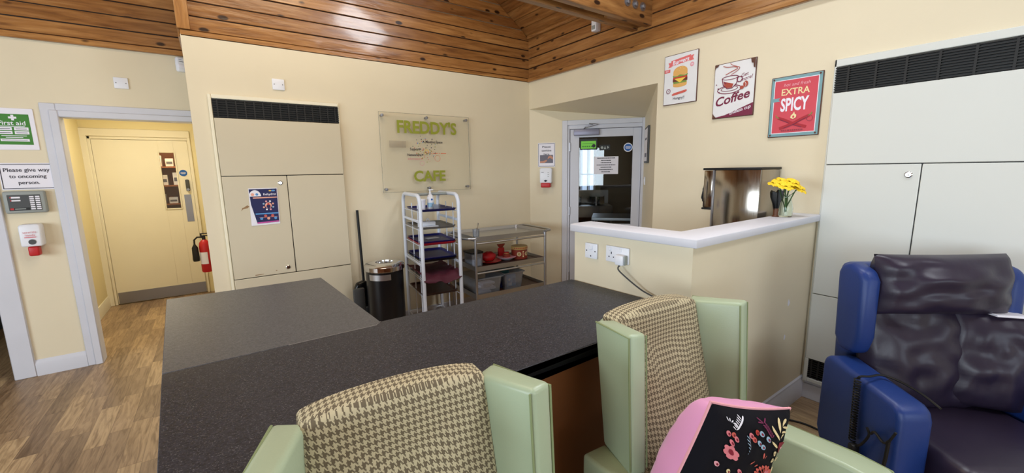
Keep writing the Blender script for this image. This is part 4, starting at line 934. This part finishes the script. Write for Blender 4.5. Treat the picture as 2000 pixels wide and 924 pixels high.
for a in (30, 150, 260): mb.hexa([(.004*math.cos(R(a)), .004*math.sin(R(a)), .05), (.008, .004, .05), (.006, .008, .05), (.0, .006, .05), (.05*math.cos(R(a)), .05*math.sin(R(a)), .165), (.05*math.cos(R(a))+.008, .05*math.sin(R(a)), .165), (.05*math.cos(R(a))+.004, .05*math.sin(R(a))+.003, .165), (.05*math.cos(R(a)), .05*math.sin(R(a))+.003, .165)])
mb.build('leaf', t)
t = thing('napkin_holder', 'black fan-folded napkin in a little wooden holder beside the vase', 'napkin', (2.775, 1.112, 1.2405), -30)
MB('leg_wood').lathe([(0, 0), (.02, 0), (.02, .004), (.014, .01), (.016, .05), (0, .05)], 14).build('holder', t)
L = []
for z, w in ((.04, .014), (.08, .028), (.12, .046), (.15, .05)):
    L.append([(x*w, (.008 if i % 2 else -.008)-.004*(z > .1), z+(.012 if i % 2 else 0)*(z > .14)+.012*x*(z > .1)) for i, x in enumerate((-1, -.6, -.2, .2, .6, 1))]+[(x*w, (.008 if i % 2 else -.008)+.006, z+(.012 if i % 2 else 0)*(z > .14)) for i, x in reversed(list(enumerate((-1, -.6, -.2, .2, .6, 1))))])
MB('black').loft(L).build('napkin', t, angle=20)

# ------------------------------------------------------------------ three tin posters on the right wall
def poster(label, y, z, M, edge):
    t = thing('tin_poster', label, 'poster', (XR-.001, y, z), -90)
    MB(edge).box(-.147, .147, -.010, 0, -.193, .193, .004, 2).build('plate', t)
    MB(M).rect(-.142, .142, -.188, .188, -.0105).build('face', t); return t
t = poster('white tin poster with a burger drawing under a red Burgers ribbon', 2.01, 2.243, 'poster_white', 'rust')
y0 = -.011
mb = MB('ribbon').poly([(-.085, .105), (.085, .122), (.085, .165), (-.085, .148)], y0).poly([(-.11, .098), (-.08, .10), (-.08, .135), (-.11, .135), (-.1, .115)], y0).poly([(.08, .118), (.112, .122), (.102, .14), (.112, .16), (.08, .155)], y0)
mb.text('Burgers', 0, .135, y0-.0005, 'paper', w=.145, bold=.02, shear=.2, rot=.1)
mb.disc(0, .055, .062, y0, 'burger_bun', rz=.04).rect(-.062, .062, .028, .055, y0, 'burger_bun')
mb.poly([(-.066, .03), (-.03, .022), (0, .032), (.035, .022), (.066, .03), (.06, .012), (-.06, .012)], y0-.0003, 'lettuce').rect(-.062, .062, .002, .016, y0-.0004, 'tomato').rect(-.064, .064, -.02, .004, y0-.0002, 'burger_meat')
mb.poly([(-.05, .004), (.05, .004), (.0, -.03)], y0-.0005, 'cheese').poly([(-.06, -.02), (.06, -.02), (.055, -.034), (-.055, -.034)], y0-.0003, 'lettuce').rect(-.06, .06, -.05, -.028, y0-.0001, 'burger_bun')
mb.disc(0, -.05, .06, y0-.00005, 'burger_bun', rz=.014)
for x, z in ((-.03, .07), (.0, .08), (.03, .068), (-.01, .06), (.02, .085)): mb.disc(x, z, .003, y0-.0004, 'cream_letter', 8, rz=.002)
mb.disc(.098, .09, .017, y0, 'pale_pink').text('99', .098, .09, y0-.0005, 'paper', w=.018).rect(-.142, -.09, .06, .085, y0, 'ribbon').text('BEST', -.116, .073, y0-.0005, 'paper', w=.03)
mb.ring(-.1, -.085, .017, .005, y0, 'coffee_ink').text('7', -.1, -.085, y0, 'coffee_ink', h=.018)
mb.poly([(-.07, -.115), (-.05, -.105), (.06, -.09), (.065, -.10), (.05, -.11), (-.06, -.125)], y0, 'coral').text('Hungry!!', -.005, -.145, y0, 'ink', w=.10, bold=.01)
mb.build('print', t)
t = poster('white tin poster with a steaming cup above the big word Coffee', 1.582, 2.092, 'poster_white', 'rust')
mb = MB('coffee_ink').text('Coffee', -.005, -.055, y0, w=.245, h=.062, bold=.025, shear=.3, rot=.17)
mb.poly([(-.142, -.188), (.142, -.188), (.142, -.105), (-.05, -.172), (-.142, -.186)], y0).text('Endless cup', .055, -.145, y0-.0005, 'paper', w=.15, shear=.3, rot=.24, bold=.01)
mb.text('Get', .075, .092, y0, w=.05, shear=.3, rot=.2, bold=.01).text('more!', .088, .066, y0, w=.085, shear=.3, rot=.2, bold=.01)
# cup, saucer, steam
mb.ring(-.03, .005, .085, .006, y0, rz=.028).ring(-.03, .01, .06, .004, y0, rz=.016)
mb.poly([(-.085, .085), (.03, .085), (.02, .04), (-.01, .012), (-.045, .012), (-.075, .04)], y0-.0003, 'poster_white').line([(-.085, .085), (-.075, .04), (-.045, .012), (-.01, .012), (.02, .04), (.03, .085)], .006, y0-.0005)
mb.ring(-.027, .085, .057, .005, y0-.0005, rz=.013).ring(.04, .065, .018, .006, y0-.0002)
mb.poly([(-.075, .065), (-.03, .05), (.0, .04), (-.01, .016), (-.045, .016), (-.066, .036)], y0-.0006, 'coffee_fill').poly([(-.075, .07), (-.05, .05), (-.06, .045)], y0-.0007, 'coffee_ink')
mb.line(smooth([(-.06, .11, 0), (-.02, .125, 0), (.02, .14, 0), (.0, .155, 0), (-.05, .16, 0), (-.08, .172, 0)]) and [(p.x, p.y) for p in smooth([(-.06, .11, 0), (-.02, .125, 0), (.02, .14, 0), (.0, .155, 0), (-.05, .16, 0), (-.08, .172, 0)])], .005, y0, 'coffee_fill')
mb.line([(p.x, p.y) for p in smooth([(-.02, .105, 0), (.02, .125, 0), (.035, .145, 0), (-.01, .165, 0), (-.03, .182, 0)])], .004, y0, 'coffee_fill')
mb.disc(.085, .025, .017, y0, 'coffee_fill', rz=.021).disc(.06, .005, .014, y0, 'coffee_fill', rz=.012).line([(.078, .04), (.088, .025), (.085, .008)], .003, y0-.0005, 'poster_white')
for x, z, r in ((-.11, .02, .005), (-.125, .05, .004), (-.10, -.005, .003)): mb.disc(x, z, r, y0)
mb.poly([(.11, .188), (.142, .188), (.142, .12), (.13, .13), (.128, .155), (.115, .16)], y0, 'rust').poly([(-.142, .188), (-.11, .188), (-.12, .175), (-.135, .17), (-.142, .15)], y0, 'rust').poly([(-.142, -.188), (-.11, -.188), (-.13, -.17), (-.142, -.15)], y0, 'rust')
mb.build('print', t)
t = poster('red tin poster with a blue-grey border reading EXTRA SPICY above crossed chillies', 1.183, 1.928, 'poster_teal', 'rust')
mb = MB('poster_red').rect(-.122, .122, -.166, .166, y0)
mb.line([(-.124, -.168), (.124, -.168), (.124, .168), (-.124, .168), (-.124, -.168)], .004, y0-.0004, 'paper')
mb.poly([(-.142, .035), (-.085, .038), (-.095, .048), (-.085, .06), (-.142, .057)], y0-.0005, 'poster_teal')
mb.text('hot and fresh', .005, .138, y0-.0005, 'pale_pink', w=.15, shear=.2, bold=.01).text('EXTRA', .0, .094, y0-.0005, 'cream_letter', w=.16, h=.042, bold=.012).text('SPICY', .0, .015, y0-.0005, 'paper', w=.16, h=.082, bold=.03)
for s in (-1, 1):
    mb.line([(p.x, p.y) for p in smooth([(s*.085, -.07, 0), (s*.05, -.085, 0), (.0, -.11, 0), (-s*.05, -.128, 0), (-s*.072, -.135, 0)])], .018, y0-.0005-.0002*(s > 0), 'chilli'); mb.line([(s*.085, -.07), (s*.10, -.06), (s*.102, -.05)], .005, y0-.001, 'lettuce')
    mb.line([(p.x, p.y) for p in smooth([(s*.08, -.078, 0), (s*.045, -.094, 0), (0, -.118, 0), (-s*.05, -.136, 0)])], .004, y0-.001, 'coffee_ink')
mb.poly([(-.016, -.075), (.0, -.082), (.016, -.073), (.018, -.058), (.008, -.05), (.004, -.036), (-.004, -.05), (-.014, -.06)], y0-.0012, 'cream_letter').disc(.001, -.068, .006, y0-.0014, 'poster_red', rz=.008)
mb.ring(.092, -.085, .017, .003, y0-.0005, 'faint_ink')
x = -.065
while x < .06: q = random.uniform(.006, .012); mb.rect(x, x+q, -.156, -.147, y0-.0005, 'faint_ink'); x += q+.004
for sx in (-.13, .13):
    for sz in (-.178, .178): mb.disc(sx, sz, .006, y0-.0005, 'rust', 10)
mb.build('print', t)

# ------------------------------------------------------------------ wing armchairs
def wingchair(label, loc, rz):
    t = thing('wing_armchair', label, 'armchair', loc, rz, 'green wing armchairs against the counter')
    lean = lambda z: .20*(z-1.03)
    # back panel, arched top
    out = [(-.225, .42), (.225, .42), (.228, .7)]+[(.215, 1.03)]+[(.215*math.cos(R(a)), 1.03+.028*math.sin(R(a))) for a in range(15, 180, 15)]+[(-.215, 1.03), (-.228, .7)]
    o2 = out
    b = MB('houndstooth'); N = len(o2)
    def ringp(s, y): return [(p[0]*s, y+lean(p[1])+.0, (p[1]-.73)*(1-(1-s)*.55)+.73) for p in o2]
    b.loft([ringp(1.0, .372), ringp(1.0, .325), ringp(.985, .306), ringp(.93, .296), ringp(.8, .288), ringp(.5, .282), ringp(.2, .28)])
    b.build('backrest', t, angle=70)
    MB('green_leather').loft([[(p[0]*s, y+lean(p[1]), (p[1]-.73)*(1-(1-s)*.55)+.705) for p in o2] for s, y in ((1.0, .373), (1.0, .388), (.97, .394))]).build('back_shell', t)
    for s in (-1, 1):
        def W_(x, y, z): return (s*x, y, z)
        yb = lambda z: .335+lean(z); yf = lambda z: .155+.06*(z-1.03)
        c = [W_(.205, yb(.60)-.01, .60), W_(.272, yb(.60)+.05, .60), W_(.315, yf(.60), .60), W_(.258, yf(.60)-.012, .60),
             W_(.198, yb(1.03)-.005, 1.03), W_(.262, yb(1.03)+.03, 1.03), W_(.312, yf(1.06), 1.058), W_(.252, yf(1.06)-.012, 1.055)]
        w = MB('green_leather').hexa(c, .014, 3).build('wing', t, angle=50)
        e = .002
        MB('green_seam').tube([W_(.312+e, yf(.62)+.004, .62), W_(.309+e, yf(1.04)+.004, 1.046), W_(.262, yb(1.03)+.02, 1.027)], .0035, 6).tube([W_(.253, yf(.62)-.007, .62), W_(.248, yf(1.05)-.007, 1.046)], .003, 6).build('piping', w)
        prof = [(-.31, .16), (.30, .16), (.30, .60), (-.20, .63), (-.285, .627), (-.31, .605)]
        a = MB('green_leather').prism(prof, s*.262, s*.365, 'x', .014, 3).build('armrest', t, angle=50)
        MB('green_seam').tube([W_(.358, .28, .594), W_(.358, -.20, .6285), W_(.358, -.29, .623), W_(.358, -.306, .60), W_(.358, -.306, .18)], .0032, 6).build('piping', a)
    MB('houndstooth_seat').box(-.255, .255, -.33, .20, .34, .47, .035, 4).build('seat_cushion', t, angle=70)
    MB('green_leather').box(-.262, .262, -.30, .30, .17, .34, .012, 2).build('seat_frame', t)
    for x in (-.30, .30):
        MB('leg_wood').hexa([(x-.015, -.27, 0), (x+.015, -.27, 0), (x+.015, -.24, 0), (x-.015, -.24, 0), (x-.025, -.29, .17), (x+.025, -.29, .17), (x+.025, -.24, .17), (x-.025, -.24, .17)]).build('leg', t)
        MB('leg_wood').hexa([(x-.015, .28, 0), (x+.015, .28, 0), (x+.015, .31, 0), (x-.015, .31, 0), (x-.025, .24, .17), (x+.025, .24, .17), (x+.025, .29, .17), (x-.025, .29, .17)]).build('leg', t)
    return t
CH = wingchair('pale green wing armchair with houndstooth back, empty, nearest the camera at the bottom centre', (.268, .56, 0), -5.5)
CH2 = dup(CH, (1.252, .566, 0), -4.5, 'pale green wing armchair with houndstooth back, the one with a flowery cushion on it')

# ------------------------------------------------------------------ pillows
def pillow_pt(u, v, w, h, t, side, seed=0, wr=.0, pinch=.07, fs=5):
    x = w/2*u*(1-pinch*(1-v*v)); z = h/2*v*(1-pinch*(1-u*u))
    d = max(0, (1-u*u)*(1-v*v))**.36*t/2
    if wr: d += wr*noise.noise((u*fs+seed, v*fs, seed))*max(0, (1-u*u)*(1-v*v))**.3
    return Vector((x, -side*d, z))
def pillow(mb, w, h, t, side, n=18, T=None, M=None, **k):
    g = [[pillow_pt(-math.cos(PI*i/n) if False else (2*i/n-1), 2*j/n-1, w, h, t, side, **k) for j in range(n+1)] for i in range(n+1)]
    return mb.loft(g, M, False, False, False, T=T)

# flowery cushion on the armchair
tl, trr = Vector((.968, .50, .958)), Vector((1.367, .46, .812))
u_ = (trr-tl).normalized(); n0 = Vector((-.16, -.97, -.16)); n_ = (n0-u_*n0.dot(u_)).normalized(); v_ = u_.cross(n_) * -1
if v_.z < 0: v_ = -v_
CS = .425
cc = (tl+trr)/2 - v_*CS/2
cu = thing('flowery_cushion', 'black velvet cushion with embroidered flowers and a pink back, on the second green armchair', 'cushion', tuple(cc))
Mx = Matrix((u_, -n_, v_)).transposed(); cu.rotation_euler = Mx.to_euler()
kw_ = dict(seed=3, wr=.012, pinch=.05)
pillow(MB('velvet'), CS, CS, .13, 1, 24, **kw_).build('front_cover', cu, angle=80)
pillow(MB('pink'), CS, CS, .27, -1, 24, seed=5, wr=.012, pinch=.05).build('back_cover', cu, angle=80)
ed = [pillow_pt(*uv, CS, CS, .1, 1, pinch=.05) for uv in [(-1+.1*i, 1) for i in range(21)]+[(1, 1-.1*i) for i in range(1, 21)]+[(1-.1*i, -1) for i in range(1, 21)]+[(-1, -1+.1*i) for i in range(1, 20)]]
MB('pale_pink').tube(ed, .004, 6, closed=True).build('piping', cu)
emb = MB('rose')
EH = [0.0021171, 0.0010796, -1.5895223, -0.0001093, -0.0013868, 1.3035288, -0.0001988, -0.000133, 1.0]
def E_(px_, py_):   # picture of the embroidery, in its own units -> cushion u,v
    h = EH; w = h[6]*px_+h[7]*py_+1
    U_, V_ = (h[0]*px_+h[1]*py_+h[2])/w, (h[3]*px_+h[4]*py_+h[5])/w
    return U_, V_
em_k = [0]
def em_poly(pts, M, lift=.0025):
    P = []; em_k[0] += 8e-6
    for a, b in pts:
        U_, V_ = E_(a, b)
        if abs(U_) > .97 or abs(V_) > .97: return
        p = pillow_pt(U_, V_, CS, CS, .13, 1, **kw_); P.append((p.x, p.y-lift-em_k[0], p.z))
    emb.add(P, [list(range(len(P)))], M)
def petal(cx, cy, a, l, w, M, lift=.0025):
    ca, sa = math.cos(R(a)), math.sin(R(a))
    em_poly([(cx+x*l*ca-y*w*sa, cy+x*l*sa+y*w*ca) for x, y in ((0, 0), (.3, .4), (.65, .5), (.92, .3), (1, 0), (.92, -.3), (.65, -.5), (.3, -.4))], M, lift)
def blob(cx, cy, rx, ry, M, lift=.003): em_poly([(cx+rx*math.cos(R(a)), cy+ry*math.sin(R(a))) for a in range(0, 360, 36)], M, lift)
for k in range(14): petal(515+25*math.cos(R(-200+k*17)), 830+25*math.sin(R(-200+k*17)), -200+k*17, 95, 38, 'coral'); 
for k in range(14): petal(515+20*math.cos(R(-200+k*17)), 830+20*math.sin(R(-200+k*17)), -200+k*17, 55, 18, 'rose', .0033)
blob(515, 850, 34, 55, 'black', .0036)
for k in range(6): petal(515, 860, -150+k*24, 45, 6, 'sky_thread', .0042)
for k in range(6): petal(200, 600, k*60, 62, 50, 'rose'); 
blob(200, 595, 20, 26, 'crimson', .0035)
for k in range(5): petal(742, 600, k*72+20, 62, 62, 'crimson')
blob(742, 602, 14, 14, 'pale_pink', .0038)
for cx, cy in ((632, 612), (614, 684), (665, 682)): blob(cx, cy, 20, 28, 'cream_thread'); blob(cx, cy, 7, 9, 'leg_wood', .0038)
for x, y, a, l in ((690, 490, -100, 120), (715, 430, -62, 120), (775, 400, -75, 115), (775, 400, -40, 85), (775, 405, 18, 70), (735, 435, 20, 85), (705, 488, -8, 80), (615, 490, 55, 90), (610, 845, -58, 85)): petal(x, y, a, l, 22, 'cream_thread')
for k in range(9): petal(300+k*14, 410-k*14, -30-k*2, 42, 10, 'paper'); petal(300+k*14, 410-k*14, -130+k*2, 36, 9, 'paper')
for k in range(6): petal(255+k*10, 350+k*3, -95+k*30, 30, 9, 'paper')
for k in range(8): petal(630-k*4, 465-k*14, -130-k*4, 34, 8, 'magenta'); petal(630-k*4, 465-k*14, -40-k*6, 34, 8, 'magenta')
for k in range(5): petal(590, 345, -170+k*34, 55, 10, 'magenta')
for cx, cy, M in ((490, 412, 'tomato'), (578, 468, 'sky_thread'), (488, 505, 'sky_thread'), (522, 543, 'sky_thread'), (532, 425, 'sky_thread'), (450, 475, 'coral'), (430, 445, 'rose'), (70, 725, 'pale_pink'), (255, 765, 'rose'), (150, 765, 'cream_thread'), (290, 490, 'rose'), (270, 455, 'coral'), (225, 450, 'rose'), (232, 520, 'rose'), (300, 828, 'rose'), (15, 860, 'rose')):
    blob(cx, cy, 20, 26, M); blob(cx+3, cy+3, 9, 12, 'crimson', .0038)
for k in range(6): petal(350+k*10, 600-k*26, -60, 40, 10, 'photo_grey'); petal(352+k*10, 600-k*26, -120, 30, 8, 'sky_thread')
for a, b, an, l in ((350, 680, -25, 60), (415, 722, -25, 40), (495, 640, -60, 55), (510, 645, -30, 45)): petal(a, b, an, l, 12, 'coral')
for k in range(4): petal(850, 550-k*12, -60+k*25, 30, 16, 'sky_thread')
emb.build('embroidery', cu, angle=80)

# ------------------------------------------------------------------ blue riser recliner
rc = thing('riser_recliner', 'blue vinyl recliner armchair with dark purple cushions in front of the pale cupboard', 'recliner', (2.574, .36, 0), -38.5)
for s in (-1, 1):
    prof = [(-.385, .08), (-.385, .58), (-.375, .62), (-.34, .637), (.0, .668), (.04, .655), (.05, .62), (.055, .29), (.02, .22), (-.08, .08)]
    MB('blue_vinyl').prism(prof, s*.284, s*.412, 'x', .024, 4).build('armrest', rc, angle=50)
    wprof = [(-.04, .695), (-.06, .78), (-.055, 1.04), (-.03, 1.085), (.04, 1.105), (.10, 1.09), (.115, 1.05), (.10, .74), (.06, .68)]
    MB('blue_vinyl').prism(wprof, s*.262, s*.345, 'x', .03, 5).build('wing', rc, angle=55)
MB('blue_vinyl').hexa([(-.28, .06, .30), (.28, .06, .30), (.28, .17, .30), (-.28, .17, .30), (-.30, .075, 1.09), (.30, .075, 1.09), (.28, .20, 1.08), (-.28, .20, 1.08)], .04, 4).build('back_shell', rc, angle=50)
MB('blue_vinyl').box(-.28, .28, -.45, .06, .10, .30, .02, 2).build('seat_frame', rc)
MB('purple_vinyl').box(-.278, .278, -.52, .03, .30, .475, .05, 5).build('seat_cushion', rc, angle=70)
MB('purple_vinyl').box(-.27, .27, -.55, -.50, .08, .40, .02, 3).build('leg_rest', rc, angle=60)
for x in (-.24, .24):
    for y in (-.30, .0): MB('black').lathe([(0, 0), (.03, 0), (.03, .1), (0, .1)], 12, c=(x, y)).build('foot', rc)
def cushion(mb, w, h, t, T, n=26, **k):
    for sd in (1, -1): pillow(mb, w, h, t, sd, n, T, **k)
    return mb
T1 = Matrix.Translation((.0, -.02, 1.02)) @ Matrix.Rotation(R(-8), 4, 'X')
cushion(MB('purple_vinyl'), .555, .27, .23, T1, seed=2, wr=.026, pinch=.035, fs=2.4).build('head_cushion', rc, angle=80)
T2 = Matrix.Translation((-.05, -.01, .69)) @ Matrix.Rotation(R(-10), 4, 'X')
cushion(MB('purple_vinyl'), .50, .50, .20, T2, seed=11, wr=.035, pinch=.02, fs=2.6).build('back_cushion', rc, angle=80)
T3 = Matrix.Translation((.21, -.08, .69)) @ Matrix.Rotation(R(-12), 4, 'Z') @ Matrix.Rotation(R(-8), 4, 'X') @ Matrix.Rotation(R(4), 4, 'Y')
cushion(MB('purple_vinyl'), .34, .44, .16, T3, seed=21, wr=.03, pinch=.03, fs=2.6).build('side_cushion', rc, angle=80)
t = thing('folded_paper', 'white folded sheet tucked between the head cushion and side cushion of the recliner', 'paper', (2.574+.783*.22+.622*-.06, .36-.622*.22+.783*-.06, .90), -38.5)
MB('paper').hexa([(-.05, -.05, 0), (.09, -.05, -.01), (.09, .03, -.01), (-.05, .03, 0), (-.05, -.05, .01), (.09, -.05, 0), (.09, .03, 0), (-.05, .03, .01)], .002, 1).build('sheet', t)
# handset lead: coiled cord over the arm
hs = thing('handset', 'black handset with coiled cord hanging over the blue recliner arm', 'remote control', (2.574, .36, 0), -38.5)
co = []
for i in range(0, 24*10):
    a = 2*PI*i/10; z = .655-.28*i/240
    co.append((-.430+.010*math.cos(a), -.19+.012*math.sin(a)-.01*(i/240), z))
MB('black').tube(co, .0032, 5).build('coiled_cord', hs)
MB('black').tube(smooth([(-.432, -.19, .657), (-.425, -.20, .672), (-.39, -.20, .672), (-.33, -.18, .668), (-.30, -.22, .668), (-.294, -.32, .667), (-.29, -.40, .65)]), .0045, 6).build('lead', hs)
MB('black').tube(smooth([(-.432, -.29, .47), (-.434, -.31, .49), (-.434, -.35, .475), (-.44, -.38, .50), (-.436, -.40, .55)]), .005, 6).tube(smooth([(-.432, -.22, .365), (-.44, -.26, .40), (-.435, -.285, .46), (-.434, -.27, .485)]), .005, 6).tube(smooth([(-.44, -.38, .50), (-.436, -.37, .40), (-.436, -.35, .30)]), .007, 6).build('hook', hs)
MB('black').box(-.452, -.420, -.235, -.205, .32, .375, .008, 2).build('body', hs)
# lead on the floor behind the green chair
t = thing('floor_cable', 'thin black cable on the floor between the flowery cushion chair and the recliner', 'cable', (0, 0, 0))
MB('black').tube(smooth([(2.55, 1.0-.03, .006), (2.68, .94, .006), (2.73, .88, .006), (2.745, .80, .006), (2.72, .70, .006), (2.66, .60, .006)]), .0055, 6).build('lead', t)
